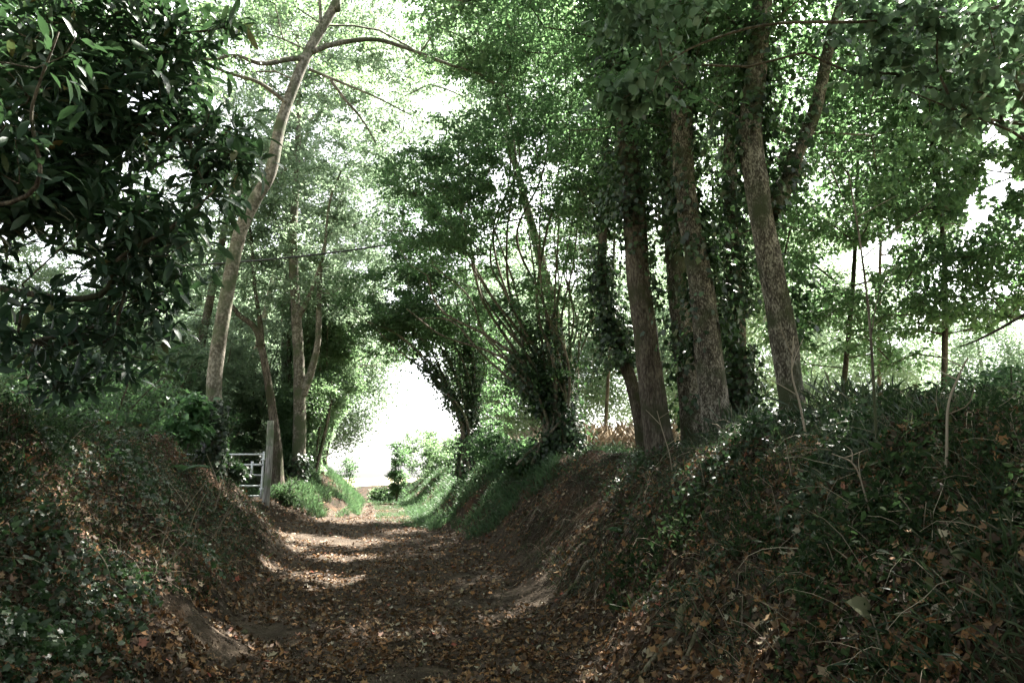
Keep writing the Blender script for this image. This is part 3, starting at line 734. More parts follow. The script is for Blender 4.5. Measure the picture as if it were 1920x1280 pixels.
# ---- crowns roofing the lane; unseen trees beside and behind the viewer added for shade
def over(name, label, foot, top, ells, n, per, leaf, seed, size=.12):
    g = np.array([foot[0], foot[1], float(height(np.array([foot[0]]), np.array([foot[1]]))[0]) - .2])
    st = stem_points([g, g + [.1, .1, 3], np.array(top)], .22, .08)
    tree(name, label, 'tree', [st], ells, n, per, leaf, size, 'far', 'smooth', seed=seed, min_h=2.5, spread=.6, maxr=.07, group='trees roofing the lane', gaps=.9)
W = lambda x, y, z, a, b, c, w=1.0: (np.array([x, y, z], float), np.array([a, b, c], float), w)
over('roof_tree', 'tree whose high leafy crown fills the top of the view over the lane', (7.8, 8.0), (5.0, 10, 11.5), [W(1.5, 11.5, 11.0, 4.0, 3.2, 1.8), W(-2.5, 15, 12.5, 3.5, 3, 1.6, .7), W(3, 8, 9.2, 3.5, 3, 1.4), W(3.8, 16.5, 9, 2.6, 2.4, 2.2), W(3.5, 12, 7.5, 1.8, 2.0, 1.1)], 270, 130, 'beech', 601, .10)  # last lobes added to keep stray sun off the high bank
over('roof_tree', 'tree on the near bank whose crown spreads above the leaning tree', (-10.8, 9.0), (-8.0, 10, 11), [W(-8.5, 12, 10.6, 3.0, 3, 1.8), W(-7.5, 8, 9.2, 3.0, 3, 1.3), W(-6.6, 5, 8.2, 3.4, 3.2, 1.6)], 290, 140, 'beech', 602, .10)  # last lobe added to shade the long-leaved tree
over('roof_tree', 'unseen tree beside the viewer, boughs added high over the near lane for shade', (4.8, 1.0), (3.2, 2.0, 9), [W(1.0, 3.0, 8.2, 4.2, 4, 1.3), W(3.5, -1, 7, 3.5, 3.5, 1.8), W(6.5, 2, 5.2, 1.6, 4, 2.2, .8)], 380, 140, 'hazel', 603, .13)  # crown out of view, added to shade the near lane
over('roof_tree', 'unseen tree behind the viewer on the near bank, added to darken the foreground', (-5.5, -1.0), (-4.2, 0, 8.5), [W(-3.2, 1.0, 7.8, 3.6, 4, 1.4), W(-2.0, -4, 6.5, 4.5, 3, 2.2), W(0, -9, 4.2, 7, 1.6, 3.6, .8)], 420, 150, 'hazel', 604, .14)  # out of view; leafy wall added to block skylight from behind
over('roof_tree', 'tall tree past the hazel coppice with its crown over the tunnel', (1.2, 17.5), (-.5, 18, 12.5), [W(-1.5, 18.5, 11.5, 4.0, 3, 2.4), W(-4.5, 21, 9.5, 3.2, 3, 2.2), W(1.5, 20, 8, 3, 3, 3), W(-3.2, 20, 6.6, 2.2, 2.4, 1.2)], 210, 140, 'pale', 605, .10)
over('roof_tree', 'tall tree beyond the gate with its crown reaching towards the lane', (-10, 21), (-8.5, 20, 12), [W(-8.5, 20, 10.5, 4, 3, 3), W(-12, 19, 7, 3.5, 3, 3.2), W(-6.5, 22, 7.5, 2.5, 2.5, 2)], 200, 130, 'pale', 606, .10)
over('roof_tree', 'very tall pale tree filling the sky above the tunnel mouth', (-11.5, 29), (-9, 28, 17), [ell(700, 150, 26, 3.0, 3, 2.6), ell(640, 20, 24, 3.5, 3, 2.6), ell(780, 300, 28, 2.8, 2.6, 2.2), ell(640, 480, 28, 2.2, 2, 2.2), ell(860, 120, 26, 3, 3, 2.6)], 400, 170, 'pale', 607, .11)

# ---- near boughs overhead on the high-bank side: large pale lime leaves
st = stem_points([ground_at(1990, 5.4, -.2)] + PP((2050, 500, 5.4), (2050, 100, 5.4), (2000, -250, 5.5)), .14, .09)
b1 = stem_points(PP((2030, -60, 5.4), (1850, 20, 5.2), (1650, 40, 5.1), (1450, 45, 5.0), (1320, 80, 5.0), (1250, 120, 5), (1170, 185, 5)), .018, .005)
b2 = stem_points(PP((2045, 380, 5.4), (1920, 260, 5.3), (1800, 210, 5.2), (1700, 170, 5.2)), .016, .005)
b3 = stem_points(PP((2060, 620, 5.4), (1990, 560, 5.6), (1920, 590, 5.8), (1850, 630, 6), (1800, 650, 6.2)), .024, .006)
tree('lime_tree', 'broad-leaved lime whose boughs reach across in front of the big trunks', 'tree', [st],
     [ell(1260, 70, 5, .42, .4, .22), ell(1180, 170, 5, .26, .25, .12, 1.5), ell(1180, 30, 5.2, .3, .4, .25), ell(1800, 60, 5.2, .8, .7, .4, .5), ell(1860, 170, 5.2, .5, .5, .3, .6), ell(1640, 60, 5.2, .5, .5, .3, .4)],
     120, 20, 'lime', .085, 'heart', 'dbark', seed=150, branches=[b1, b2, b3], min_h=2.5, spread=.17, flat=.55, r_twig=.0022, sides=14, gaps=.6, tun=-2.6, droop=.7, maxr=.02)

# ---- the evergreen with long leaves filling the near corner
rs = np.random.default_rng(77)
st = stem_points([np.array([-6.2, 5.2, 1.7]), np.array([-6.0, 5.2, 3.2]), np.array([-5.6, 5.1, 5.0]), np.array([-5.2, 5, 7.0])], .16, .06)
lb = [stem_points([np.array([-5.95, 5.2, 3.4])] + PP((120, 560, 4.8), (230, 480, 4.6), (330, 420, 4.5), (400, 360, 4.5)), .03, .006),
      stem_points([np.array([-5.9, 5.1, 4.1])] + PP((60, 250, 4.8), (180, 240, 4.7), (330, 240, 4.7), (450, 300, 4.8)), .026, .005),
      stem_points([np.array([-5.6, 5.1, 4.8])] + PP((100, 60, 4.8), (220, 70, 4.8), (370, 60, 4.9), (430, 50, 5)), .026, .005),
      stem_points([np.array([-6.0, 5.2, 3.0])] + PP((60, 640, 5), (160, 620, 5), (260, 560, 5.2)), .026, .006),
      stem_points([np.array([-5.9, 5.1, 3.7])] + PP((20, 380, 4), (60, 200, 3.8), (110, 60, 3.7)), .018, .006)]
tree('sweet_chestnut', 'dark tree with long toothed leaves hanging over the near bank', 'tree', [st],
     [ell(60, 300, 4.6, .8, .8, 1.3), ell(190, 270, 4.8, .6, .5, .7), ell(200, 480, 4.9, .6, .5, .5), ell(250, 110, 4.9, .6, .5, .4), ell(430, 300, 4.8, .16, .2, .10, 2), ell(400, 60, 5, .2, .3, .08, 2), ell(280, 640, 5.2, .28, .4, .25, 1.5), ell(330, 470, 4.8, .35, .3, .25), ell(360, 200, 4.9, .35, .4, .25), ell(400, 250, 4.9, .28, .3, .12, 1.5), ell(60, 690, 5.4, .8, .6, .3), ell(200, 690, 5.6, .5, .5, .2), ell(110, 60, 4.6, 1.0, .8, .55), ell(240, 470, 4.9, .55, .6, .42), ell(130, 590, 5.1, .75, .7, .42), ell(40, 520, 4.6, .55, .7, .6),
      ell(300, 370, 4.7, .55, .5, .24), ell(400, 300, 4.8, .30, .3, .12, 1.4), ell(300, 190, 4.8, .55, .5, .26), ell(330, 80, 5, .42, .4, .16), ell(150, 330, 4.8, .6, .6, .7), ell(-60, 100, 4.2, .8, 1.2, 1.2, .5), ell(390, 400, 4.7, .22, .3, .08, 1.5)],
     980, 11, 'laurel', .15, 'laurel', 'dbark', seed=77, branches=lb, min_h=1.2, spread=.2, flat=.38, r_twig=.0026, gaps=.8, sunny=False, tun=-2.6, sides=14, droop=.12, maxr=.02, up=1.5, wid=1.05, holes=(2.2, .02),
     extra_anchor=np.vstack([p[int(len(p) * .35)::2] + rs.normal(0, .08, (len(p[int(len(p) * .35)::2]), 3)) for p, _ in lb]))

# ---- bushes on the near bank
def bush(name, label, px, d, R, hgt, seed, leaf, size, kind, n, per, spread=.16, cat='bush', **kw):
    g = ground_at(px, d, -.05); rs = np.random.default_rng(seed); sts = []
    for j in range(5):
        a = rs.random() * 6.28
        sts.append(stem_points([g, g + [math.cos(a) * R * .3, math.sin(a) * R * .3, hgt * .5], g + [math.cos(a) * R * .7, math.sin(a) * R * .7, hgt * (.7 + .3 * rs.random())]], .018, .006))
    return tree(name, label, cat, sts, [(g + [0, 0, hgt * .6], np.array([R, R, hgt * .5]), 1)], n, per, leaf, size, kind, 'stem', seed=seed, min_h=.1, spread=spread, flat=.6,
                r_twig=.0022, sides=6, gaps=.0, tun=-1.9, ground=.05, maxr=.012, **kw)
bush('hawthorn_bush', 'small dark bush against bright leaves on top of the near bank', 205, 9, .95, 1.15, 201, 'hazel', .055, 'mid', 110, 34)
bush('bramble_bush', 'low dark bush at the foot of the long-leaved tree', 60, 7.5, .9, .7, 202, 'hazel', .055, 'mid', 90, 34)
bush('lime_sapling', 'fresh green large-leaved bush at the foot of the leaning tree', 350, 11.3, .38, .95, 203, 'ivylit', .12, 'heart', 45, 14, .16)
bush('elder_bush', 'leafy green bush behind the leaning tree by the gate', 400, 18.6, 1.0, 2.2, 204, 'hazel', .08, 'mid', 90, 36, .22)
bush('bramble_bush', 'dense dark bush on the very end of the near bank', 425, 12.5, .3, .3, 205, 'ivy', .06, 'ivy', 70, 40, .16)
bush('bramble_bush', 'straggling bramble at the crest of the high bank under the sky gap', 1700, 8.2, 1.2, .5, 206, 'hazel', .055, 'mid', 120, 26)
bush('bramble_bush', 'bramble bush at the far corner of the high bank', 1900, 6.6, .8, .5, 207, 'hazel', .055, 'mid', 110, 30)
bush('bramble_bush', 'dark bramble between the gate post and the forked tree', 545, 18.4, .32, .4, 209, 'weed', .07, 'mid', 22, 34, .26)
bush('ivy_bush', 'sunlit ivy bush at the foot of the hazel coppice', 985, 14.3, .7, .7, 210, 'hazel', .08, 'ivy', 70, 44, .22)
bush('ivy_bush', 'ivy bush between the coppice and the arching ivy-clad clump', 935, 17, .8, 1.0, 211, 'hazel', .08, 'mid', 70, 50, .24)

# ---- far trees and hedges in the sunlit field beyond
def far_tree(seed, leaf, H=11, R=4.2, na=260, per=230, low=.18):
    rs = np.random.default_rng(seed)
    root = empty('distant_tree', (0, 0, 0), 'x', 'tree', 'distant trees beyond the lane')
    st = stem_points([np.array([0, 0, -.3]), np.array([.2, .1, H * .3]), np.array([-.1, .2, H * .6]), np.array([.1, 0, H * .9])], .26, .06)
    tm = Mesh(); tm.smooth = True; tube(tm, st[0], st[1], 10, .08, seed)
    d = norm(rs.normal(size=(na, 3))); r = rs.random(na) ** (1 / 4.5)
    lob = 1 + .3 * fbm(d * 1.6, seed, 2)
    a = np.array([0, 0, H * (.5 + low / 2)]) + d * (r * lob)[:, None] * [R, R, H * (.5 - low / 2)]
    a[:, 2] = np.maximum(a[:, 2], .4)
    for (p, rr) in skeleton([st], a, .007, .25, .8, 1.5, rs, maxr=.08): tube(tm, p, rr, 4, 0, cap=False)
    tm.build('trunk', 'smooth', root)
    cm = Mesh(); n = na * per; off = rs.normal(size=(n, 3)) * [.55, .55, .28]
    p = np.repeat(a, per, 0) + off
    dd = off + rs.normal(0, .5, (n, 3)); nr = rs.normal(0, .8, (n, 3)); nr[:, 2] += 1.2
    leaves(cm, p, dd, nr, .15 * (.6 + .7 * rs.random(n)), 'far')
    cm.build('crown', leaf, root)
    return root
def copy_tree(o, loc, rz, sc, label):
    c = o.copy(); COL.objects.link(c); c.location = loc; c.rotation_euler = (0, 0, rz); c.scale = (sc, sc, sc); c['label'] = label
    for ch in o.children:
        d = ch.copy(); COL.objects.link(d); d.parent = c
    return c
protos = [far_tree(301, 'pale'), far_tree(302, 'pale', 13, 4.0), far_tree(303, 'beech', 9, 3.8, low=.05)]
spots = [
    (250, 36, 0, .9, 'distant tree seen between the near bank and the leaning trunk'), (470, 36, 1, 1.0, 'distant tree rising behind the gate and its slim trees'),
    (600, 42, 0, 1.1, 'tall distant tree above the tunnel mouth behind the forked tree'), (40, 32, 2, .9, 'distant tree behind the long-leaved boughs'),
    (360, 44, 1, 1.3, 'largest distant tree behind the leaning trunk'), (960, 46, 1, 1.25, 'tall distant tree behind the hazel coppice'),
    (1010, 43, 0, 1.1, 'distant tree behind the coppice stems'), (1230, 42, 1, 1.2, 'distant tree glimpsed past the dark brown trunk'),
    (1400, 34, 0, 1.2, 'distant tree glimpsed between the big trunks'),
    (1620, 38, 1, .95, 'distant tree low in the gap past the highest trunk'), (1850, 52, 1, 1.1, 'farthest tree across the field beyond the high bank'),
   
    (500, 54, 1, 1.2, 'pale faraway tree behind the hedge by the gate')]
used = set()
rs = np.random.default_rng(5)
for (px, d, k, sc, lab) in spots:
    g = ground_at(px, d, 0); rz = rs.random() * 6.28
    if k not in used:
        o = protos[k]; used.add(k); o.location = g; o.rotation_euler = (0, 0, rz); o.scale = (sc,) * 3; o['label'] = lab
    else: copy_tree(protos[k], g, rz, sc, lab)

# ---- things in the tunnel mouth
def far_bush(name, label, px, d, R, Hh, seed, leaf, size=.09, na=70, per=70, spread=.3):
    return bush(name, label, px, d, R, Hh, seed, leaf, size, 'far', na, per, spread)
far_bush('ivy_stump', 'tall brown-green ivy-wrapped stump standing in the tunnel mouth', 748, 27, .38, 2.4, 401, 'hazel', .08, 60, 80, .2)
far_bush('roadside_bush', 'sunlit bush on the lane edge past the ivy-wrapped stump', 800, 31, 1.2, 2.4, 402, 'beech', .09, 90, 80)
far_bush('roadside_bush', 'low green bush beside the ivy-wrapped stump', 722, 30, .5, .6, 403, 'beech', .09, 60, 70)
far_bush('roadside_bush', 'tiny bush hanging in the brightest part of the tunnel mouth', 655, 33, .45, 1.9, 404, 'hazel', .09, 25, 60)
far_bush('roadside_bush', 'broad hedge bush on the sunlit bank under the arching clump', 850, 26, 1.3, 1.3, 405, 'beech', .085, 110, 80)

# ------------------------------------------------------------------ gate, post, cable
gx = float(P(497, 900, 17.2)[0]); gz = float(height(np.array([gx]), np.array([17.2]))[0])
root = empty('wooden_gatepost', (gx + .12, 17.0, gz), 'weathered grey wooden gate post at the end of the metal gate', 'post')
pm = Mesh(); pm.smooth = False
n = 26; zz = np.linspace(-.2, 2.0, n)
pts = np.stack([gx + .12 + .012 * np.sin(zz * 2), np.full(n, 17.0), gz + zz], 1)
tube(pm, pts, np.concatenate([np.full(n - 1, .085), [.078]]), 9, .05, 5)
pm.build('shaft', 'postwood', root)
hm = Mesh()
for z in (.35, 1.05):
    hm = Mesh(); box(hm, np.array([gx + .02, 16.93, gz + z]), (.10, .03, .045)); hm.build('hinge', 'steel', root)
root = empty('metal_gate', (gx - 1.5, 17.1, gz), 'galvanised tubular steel field gate half hidden behind the near bank', 'gate')
gw = 3.0
def rod(a, b, r, nm):
    m_ = Mesh(); m_.smooth = True; tube(m_, spline([a, b], 6), r, 10); m_.build(nm, 'steel', root)
ghs = [.18, .42, .68, .93, 1.18]
for z in ghs: rod(np.array([gx - gw, 17.1, gz + z]), np.array([gx - .04, 17.1, gz + z]), .021, 'rail')
for x in (gx - gw, gx - .04, gx - gw * .5): rod(np.array([x, 17.1 + (.0 if x != gx - gw * .5 else .03), gz + .10]), np.array([x, 17.1 + (.0 if x != gx - gw * .5 else .03), gz + 1.25]), .026, 'stile')
rod(np.array([gx - gw + .05, 17.14, gz + .2]), np.array([gx - gw * .5, 17.14, gz + 1.16]), .016, 'brace')
lm = Mesh(); box(lm, np.array([gx - .30, 17.07, gz + .80]), (.05, .03, .42)); box(lm, np.array([gx - .17, 17.07, gz + .93]), (.28, .025, .05)); lm.build('latch', 'steel', root)

cm_ = Mesh(); cm_.smooth = True
a, b = P(120, 522, 13.5), P(1010, 418, 15.5)
tt = np.linspace(0, 1, 60)[:, None]; pts = a * (1 - tt) + b * tt; pts[:, 2] -= .35 * (4 * tt[:, 0] * (1 - tt[:, 0]))
pts[:, 2] += .22
tube(cm_, pts, .02, 8)
tag(cm_.build('overhead_cable', 'rubber'), 'thin black cable strung across the lane past the leaning trunk', 'cable')

# ------------------------------------------------------------------ ground cover
def scatter(n, y0, y1, smin, smax, seed, pw=1.6):
    """random spots along the lane: smin..smax is the sideways distance from its centre line"""
    rs = np.random.default_rng(seed)
    u = rs.random(n); a = 1 - pw
    y = (y0 ** a + u * (y1 ** a - y0 ** a)) ** (1 / a)
    s = smin + (smax - smin) * rs.random(n)
    x = cx(y) + s
    return x, y, s, rs

def lay(kind, x, y, rs, size, tilt=.25, lift=.01, mesh=None, wid=1.0, curl=1.0, rise=0.0):
    z = height(x, y); nr = gnormal(x, y)
    n = len(x)
    N = norm(nr + rs.normal(0, tilt, (n, 3)))
    d = rs.normal(size=(n, 3)); d -= N * np.sum(d * N, 1, keepdims=True)
    p = np.stack([x, y, z], 1) + nr * (lift + rise * rs.random(n))[:, None]
    leaves(mesh, p, d, N, size, kind, wid, curl)

# fallen leaves over lane and banks
lm = Mesh()
x, y, s, rs = scatter(68000, 2.6, 32, -3.4, 3.4, 501, 1.9)
keep = (n2(x, y, 1.2, 55, 3) + .5 * n2(x, y, .35, 56, 2)) > -.55
x, y = x[keep], y[keep]
h = len(x) // 2
lay('maple', x[:h], y[:h], rs, .03 + .05 * rs.random(h), .4, .008, lm, .55 + .5 * rs.random(h), .6 + 1.6 * rs.random(h), .02)
lay('oval', x[h:], y[h:], rs, .03 + .042 * rs.random(len(x) - h), .4, .008, lm, .6 + .5 * rs.random(len(x) - h), .6 + 2.2 * rs.random(len(x) - h), .02)
x, y, s, rs = scatter(11000, 2.6, 15, -6.5, 6.5, 502, 1.8)
k = (np.abs(s) > 1.7) & (n2(x, y, 1.0, 57, 3) > .22); x, y = x[k], y[k]
lay('maple', x, y, rs, .02 + .04 * rs.random(len(x)), .5, .03, lm, 1, .6 + 2 * rs.random(len(x)), .09)
tag(lm.build('fallen_leaves', 'litter'), 'brown and orange fallen leaves strewn over the lane and its banks', 'fallen leaves', kind='stuff')
dm = Mesh()
x, y, s, rs = scatter(170000, 2.5, 34, -4.2, 4.2, 503, 1.9)
k = n2(x, y, 1.6, 59, 3) > -.55; x, y = x[k], y[k]
lay('crumb', x, y, rs, .010 + .028 * rs.random(len(x)) ** 2, .5, .006, dm, 1, 1, .008)
tag(dm.build('leaf_debris', 'debris'), 'crumbled leaf and twig debris on the trodden lane', 'debris', kind='stuff')

# ivy, nettles and creeping plants over the banks
um = Mesh(); u2 = Mesh()
for side in (-1, 1):
    x, y, s, rs = scatter(250000, 2.2, 24, 0, 1, 510 + side, 1.8)
    w = WRt(y) if side > 0 else WLt(y)
    s = side * (w + (-.1 if side < 0 else .1) + rs.random(len(y)) ** .8 * 4.6); x = cx(y) + s
    t = np.clip((np.abs(s) - w + (.25 if side < 0 else 0)) / 1.2, 0, 1)
    k = (n2(x, y, .9, 61, 3) + n2(x, y, 3.5, 62, 2) * .6) > (.40 - (2.6 if side < 0 else 1.4) * t)
    k &= ~((side < 0) & (y > 13.2) & (y < 18.2))
    k &= ~((side > 0) & (np.abs(y - 11.8) < 1.7) & (t < .6) & (n2(x, y, 1.2, 66, 2) > -.1))
    x, y = x[k], y[k]; n = len(x)
    z = height(x, y); nr = gnormal(x, y)
    rise = rs.random(n) ** 2 * (.04 + .24 * np.maximum(0, n2(x, y, 1.6, 63, 3) + .2))
    p = np.stack([x, y, z], 1) + nr * (.008 + rise)[:, None]
    N = norm(nr * .8 + [0, 0, .5] + rs.normal(0, .6, (n, 3))); d = rs.normal(size=(n, 3)); d[:, 2] -= .3
    patch = .75 + .7 * np.clip(n2(x, y, 1.1, 67, 2) + .2, 0, 1)
    sz = (.014 + .042 * rs.random(n) ** 2.4) * patch
    ivy_ = n2(x, y, .8, 65, 2) > -.05
    nearm = (y < 9) & (sz > .022)
    leaves(um, p[ivy_ & nearm], d[ivy_ & nearm], N[ivy_ & nearm], sz[ivy_ & nearm], 'ivy')
    leaves(um, p[ivy_ & ~nearm], d[ivy_ & ~nearm], N[ivy_ & ~nearm], sz[ivy_ & ~nearm], 'far', 1.5)
    m_ = ~ivy_
    leaves(u2, p[m_ & nearm], d[m_ & nearm], N[m_ & nearm], sz[m_ & nearm] * 1.2, 'mid', .8)
    leaves(u2, p[m_ & ~nearm], d[m_ & ~nearm], N[m_ & ~nearm], sz[m_ & ~nearm] * 1.3, 'far', .8)
tag(um.build('ground_ivy', 'ivy'), 'dark creeping ivy covering both banks of the lane', 'ivy', kind='stuff')
tag(u2.build('ground_cover', 'weed'), 'low leafy weeds covering both banks of the lane', 'weeds', kind='stuff')

# a tangle of thin dead stems and creeper runners
for mat_, nn, sd, lab, nm in (('stem', 2600, 540, 'tangle of thin brown creeper stems over both banks', 'creeper_stems'), ('straw', 2400, 541, 'thin pale dead twigs tangled over both banks', 'dead_twigs')):
    tm = Mesh(); x, y, s, rs = scatter(nn, 2.8, 15, -5.6, 5.6, sd, 1.7)
    k = (np.abs(s) > 1.9) & ~((s < 0) & (y > 13)); x, y = x[k], y[k]; z = height(x, y); N = gnormal(x, y)
    for i in range(len(x)):
        L = rs.uniform(.12, .55); a = norm(rs.normal(size=3) * [1, .7, .6] + N[i] * .25); p = [np.array([x[i], y[i], z[i]])]
        v = a.copy()
        for q in range(5):
            v = norm(v + rs.normal(0, .22, 3) + [0, 0, -.10 * q]); p.append(p[-1] + v * L / 5)
        p = np.array(p); g = height(p[:, 0], p[:, 1]); p[:, 2] = np.maximum(p[:, 2], g + .004)
        tube(tm, p, np.linspace(1, .5, 6) * rs.uniform(.0012, .0032), 3, cap=False)
    tag(tm.build(nm, mat_), lab, 'twigs', kind='stuff')
# root fibres and hanging rootlets combing down the worn foot of the high bank
tm = Mesh(); rs = np.random.default_rng(560)
for i in range(520):
    y0 = rs.uniform(3.2, 13.5); side = 1 if rs.random() < .8 else -1
    s0 = side * ((WRt(y0) if side > 0 else WLt(y0)) + rs.uniform(-.2, .75)); p = [np.array([float(cx(y0)) + s0, y0])]
    L = rs.uniform(.12, .5); st_ = L / 7
    for q in range(7): p.append(p[-1] + [-side * st_ * (.9 + rs.normal(0, .25)), st_ * rs.normal(-.25, .9)])
    p = np.array(p); z = height(p[:, 0], p[:, 1]) + .006 + .01 * np.abs(np.sin(np.arange(8) * 1.3 + i))
    tube(tm, np.column_stack([p, z]), np.linspace(1, .4, 8) * rs.uniform(.002, .007), 4, cap=False)
tag(tm.build('rootlets', 'root'), 'thin bare rootlets combing down the worn foot of the banks', 'roots', kind='stuff')

def grass(name, mat, label, n, y0, y1, smin, smax, seed, hmin, hmax, pw, cond=None, lean=.5, wid=1.0, cat='grass', kind='blade'):
    x, y, s, rs = scatter(n, y0, y1, smin, smax, seed, pw)
    k = n2(x, y, 1.4, seed, 3) > -.15
    if cond is not None: k &= cond(x, y, s)
    x, y = x[k], y[k]; n = len(x)
    z = height(x, y); nr = gnormal(x, y)
    d = norm(nr * .6 + [0, 0, .7] + rs.normal(0, lean, (n, 3)))
    N = rs.normal(size=(n, 3)); N[:, 2] -= .2
    m_ = Mesh(); leaves(m_, np.stack([x, y, z - .01], 1), d, N, hmin + (hmax - hmin) * rs.random(n) ** 1.6, kind, wid, 1 + rs.random(n))
    return tag(m_.build(name, mat), label, cat, kind='stuff')
notgate = lambda x, y, s: ~((s < 0) & (y > 13) & (y < 18.4))
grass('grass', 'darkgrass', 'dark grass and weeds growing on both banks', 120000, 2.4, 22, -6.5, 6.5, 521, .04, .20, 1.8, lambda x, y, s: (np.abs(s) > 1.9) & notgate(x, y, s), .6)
grass('grass', 'straw', 'dry straw and dead grass lying over the banks', 52000, 2.4, 15, -5.5, 5.5, 522, .06, .22, 1.9, lambda x, y, s: (np.abs(s) > 1.9) & notgate(x, y, s), 1.0, .55, 'dry grass', 'stalk')
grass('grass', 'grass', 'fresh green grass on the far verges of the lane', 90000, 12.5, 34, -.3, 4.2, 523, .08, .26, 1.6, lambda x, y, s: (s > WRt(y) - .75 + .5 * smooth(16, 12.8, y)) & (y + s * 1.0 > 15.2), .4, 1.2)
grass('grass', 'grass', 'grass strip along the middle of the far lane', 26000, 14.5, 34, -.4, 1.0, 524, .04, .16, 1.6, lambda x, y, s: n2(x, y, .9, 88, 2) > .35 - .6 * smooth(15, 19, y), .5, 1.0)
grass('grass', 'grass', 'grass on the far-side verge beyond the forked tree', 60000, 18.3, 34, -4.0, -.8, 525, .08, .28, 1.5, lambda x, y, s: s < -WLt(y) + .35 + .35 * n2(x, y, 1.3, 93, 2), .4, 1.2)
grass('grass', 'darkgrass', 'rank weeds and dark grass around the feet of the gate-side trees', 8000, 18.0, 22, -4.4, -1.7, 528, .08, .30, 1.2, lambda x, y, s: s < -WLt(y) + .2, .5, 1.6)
grass('grass', 'darkgrass', 'tall dark grass along the crest of the high bank', 9000, 5.5, 11, 4.0, 6.0, 526, .2, .5, 1.2, lambda x, y, s: n2(x, y, .9, 89, 2) > .05, .5, .28)

grass('grass', 'straw', 'tall dry grass added to brighten the gap between the coppice and dark brown trunk', 9000, 14.2, 18.5, 3.2, 6.2, 527, .35, .8, 1.2, None, .28, .5, 'dry grass')  # straw clump added so the gap reads as bright sunlit ground
sm = Mesh(); rs = np.random.default_rng(580)
for i in range(420):
    y_ = rs.uniform(3.2, 17); x_ = float(cx(y_)) + rs.normal(0, 1.5); q = rs.uniform(.008, .035)
    z_ = float(height(np.array([x_]), np.array([y_]))[0]); k_ = np.array([[0, 0, -.5], [.05, 0, -.2], [0, .05, .15], [.02, 0, .45]]) * q * 1.3 + [x_, y_, z_ + q * .25]
    tube(sm, k_, np.array([.5, 1, .9, .4]) * q, 7, .35, i, lumps=30)
tag(sm.build('stones', 'root'), 'small stones pressed into the floor of the lane', 'stones', kind='stuff')

# ------------------------------------------------------------------ single stalks, roots and ferns you can point at
def on_ground(px, py, d0=3.0, d1=30.0):
    d = np.linspace(d0, d1, 1500); r = P(px, py, 1.0) - EYE
    x = r[0] * d; z = 1.5 + r[2] * d
    h = height(x, d); k = np.argmax(h > z)
    return np.array([x[k], d[k], h[k]])
def stalk(name, label, pix, r=.006, mat='straw', cat='stalk', group=None, bend=.04, fork=False, seed=0, lift=.0):
    """a stem whose foot stands where pix[0] meets the ground; later pixels give its course"""
    g = on_ground(*pix[0]); d = g[1]
    rs = np.random.default_rng(seed + int(pix[0][0]))
    pts = [g - [0, 0, .05]] + [P(px, py, d - .04 * (k + 1)) for k, (px, py) in enumerate(pix[1:])]
    m_ = Mesh(); m_.smooth = True
    p = spline(pts, max(8, 6 * len(pts))); tube(m_, p, np.linspace(r, r * .45, len(p)), 6)
    if fork:
        for q in (.45, .7, .85):
            a = p[int(q * (len(p) - 1))]; L = np.linalg.norm(p[-1] - p[0]) * .3
            e = a + norm(rs.normal(size=3) * [1, .5, .3] + [0, 0, .9]) * L
            tube(m_, spline([a, (a + e) / 2 + rs.normal(0, .02, 3), e], 6), np.linspace(r * .5, r * .2, 6), 5)
    return tag(m_.build(name, mat), label, cat, group)
G1 = 'dry stalks standing on the banks'
stalk('dead_stem', 'tall bare pale stem standing on the crest of the high bank', [(1768, 920), (1775, 850), (1778, 760), (1800, 700), (1815, 670)], .008, fork=True, group=G1)
stalk('dead_stem', 'bare pale stem leaning against the foot of the highest trunk', [(1515, 832), (1500, 760), (1485, 700), (1488, 630)], .010, fork=True, group=G1)
stalk('dead_stem', 'forked dead stem in front of the dark brown trunk', [(1262, 890), (1255, 850), (1240, 800), (1232, 770)], .008, fork=True, group=G1)
stalk('dead_stem', 'crossing pair-like dead stem halfway up the high bank', [(1640, 990), (1620, 920), (1600, 870), (1560, 850)], .006, fork=True, group=G1)
stalk('dead_stem', 'long thin sapling stem before the sky gap on the high bank', [(1645, 860), (1640, 760), (1630, 600), (1612, 450), (1590, 320)], .010, 'stem', fork=True, group=G1)
stalk('dead_stem', 'snapped straw stalk at the outer edge of the high bank', [(1905, 1010), (1880, 998), (1842, 975)], .007, group=G1)
stalk('dead_stem', 'white straw stalk at the foot of the high bank near the big pale leaf', [(1658, 1235), (1645, 1190), (1632, 1150)], .005, group=G1)
stalk('dead_stem', 'straight straw stalk in the middle of the high bank', [(1572, 1090), (1562, 1050), (1550, 1018)], .004, group=G1)
stalk('dead_stem', 'straw stalk standing under the lichened trunk', [(1486, 900), (1480, 870), (1474, 838)], .004, group=G1)
stalk('dead_stem', 'arched white straw on the near bank above the brown leaves', [(300, 1180), (270, 1150), (240, 1110), (190, 1070)], .004, group=G1)
stalk('dead_stem', 'long bent straw slanting down the near bank', [(215, 1105), (200, 1060), (180, 1030), (160, 1010)], .005, group=G1)
stalk('broken_branch', 'pale forked broken branch stuck in the ground beside the gate post', [(540, 942), (541, 925), (546, 910), (556, 903)], .022, 'postwood', 'branch', fork=True)
rs = np.random.default_rng(900)
cl = [(385, 935), (400, 960), (370, 980), (420, 940), (350, 1000), (330, 1010), (310, 985), (360, 1030), (395, 1010), (410, 985), (340, 960), (300, 1040)]
for (px, py) in cl:
    L = rs.uniform(45, 100); a = rs.normal(0, .6)
    stalk('straw_stalk', 'one of the bare straw stalks bristling from the middle of the near bank', [(px, py), (px + L * .5 * math.sin(a), py - L * .5), (px + L * math.sin(a) * 1.1, py - L)], .0075, group='straw stalks bristling from the near bank')
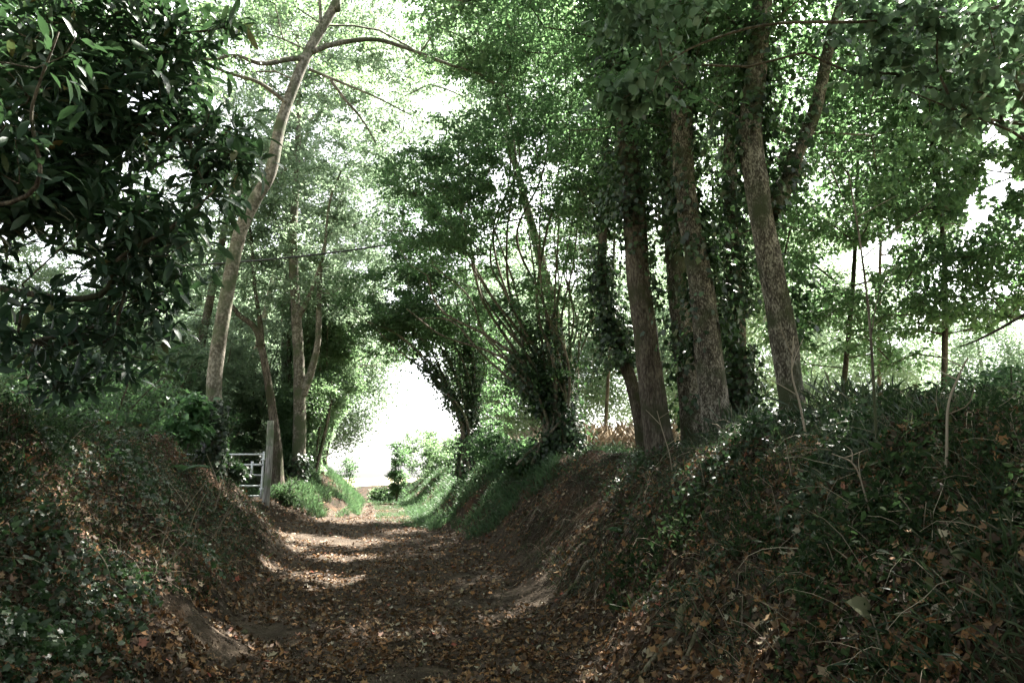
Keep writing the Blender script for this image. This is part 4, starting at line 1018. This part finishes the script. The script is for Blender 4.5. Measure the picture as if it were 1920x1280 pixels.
for k in range(26):
    px = rs.uniform(1180, 1900); py = rs.uniform(880, 1230); L = rs.uniform(35, 90); a = rs.normal(-.2, .7)
    if px < 1300 and py > 1050: continue
    stalk('straw_stalk', 'one of the thin straw stalks poking from the face of the high bank', [(px, py), (px + L * .5 * math.sin(a), py - L * .5), (px + L * math.sin(a) * 1.1, py - L)], .0042, group='straw stalks poking from the high bank')
# roots laid bare in the eroded foot of the high bank
rts = [[(1195, 1035), (1170, 1065), (1145, 1085)], [(1115, 1055), (1085, 1085), (1068, 1112), (1050, 1125)], [(1205, 1040), (1190, 1080), (1165, 1100)], [(1165, 1150), (1150, 1175), (1140, 1190)],
       [(1240, 1090), (1205, 1130), (1170, 1165), (1120, 1215)], [(1010, 955), (1000, 970), (985, 990)], [(1095, 1020), (1080, 1040), (1045, 1070)], [(1290, 1140), (1270, 1190), (1235, 1235), (1200, 1275)],
       [(1330, 1160), (1300, 1210), (1270, 1262)], [(1060, 975), (1045, 1000), (1020, 1020)], [(1260, 1200), (1230, 1230), (1215, 1262)]]
for k, pix in enumerate(rts):
    g = [on_ground(*q) for q in pix]
    p = spline(g, 18); p[:, 2] = height(p[:, 0], p[:, 1]) + .018 + .012 * np.sin(np.linspace(0, 9, 18) + k)
    m_ = Mesh(); m_.smooth = True; tube(m_, p, .028 * (.5 + .8 * ((k * 37) % 10) / 10) * np.linspace(1, .4, 18), 8, .25, k, lumps=14)
    tag(m_.build('tree_root', 'root'), 'one of the bare tree roots showing in the eroded foot of the high bank', 'root', 'roots bared at the foot of the high bank')
# ferns
def fern(label, px, py, L, seed, nfr=7):
    g = on_ground(px, py); rs = np.random.default_rng(seed)
    root = empty('fern', g, label, 'fern', 'ferns on the banks')
    for k in range(nfr):
        a = k * 6.28 / nfr + rs.normal(0, .3); m_ = Mesh()
        h = np.array([math.cos(a), math.sin(a), 0]); l = L * rs.uniform(.7, 1.1)
        t = np.linspace(0, 1, 22)
        mid = g + h * (t * l)[:, None] + np.array([0, 0, 1]) * (l * (.9 * t - .75 * t ** 2))[:, None]
        tube(m_, mid, .003 * (1.2 - t), 4)
        sd = np.cross(h, [0, 0, 1])
        for q in (-1, 1):
            tt = t[3:]; leaves(m_, mid[3:], np.tile(sd * q, (len(tt), 1)) + h * .35 + np.array([0, 0, -.15]), np.tile([0, 0, 1.0], (len(tt), 1)) + h * -.2, l * .26 * np.sin(np.pi * (tt * .86 + .12)) + .01, 'mid', .5)
        m_.build('frond', 'grass', root)
fern('arching green fern on top of the near bank before the leaning tree', 335, 890, .42, 1)
fern('small fern low on the near bank', 95, 1010, .26, 2)
fern('bright fern on the face of the high bank above the bare roots', 1165, 1000, .26, 3, 6)
# single big pale fallen leaves
for px, py, sz, lab in ((1628, 1172, .13, 'big pale yellow fallen leaf low on the high bank'), (123, 1142, .10, 'round grey-green leaf lying on the near bank'), (1818, 1112, .10, 'yellow-green leaf on the outer part of the high bank'), (1595, 790, .10, 'pale oval leaf caught on the crest of the high bank')):
    g = on_ground(px, py); m_ = Mesh()
    leaves(m_, [g + [0, -.03, .05]], np.array([[-.6, -.2, .3]]), np.array([[.1, -1, .7]]), sz, 'heart', 1.0)
    tag(m_.build('fallen_leaf', 'paleleaf'), lab, 'leaf')
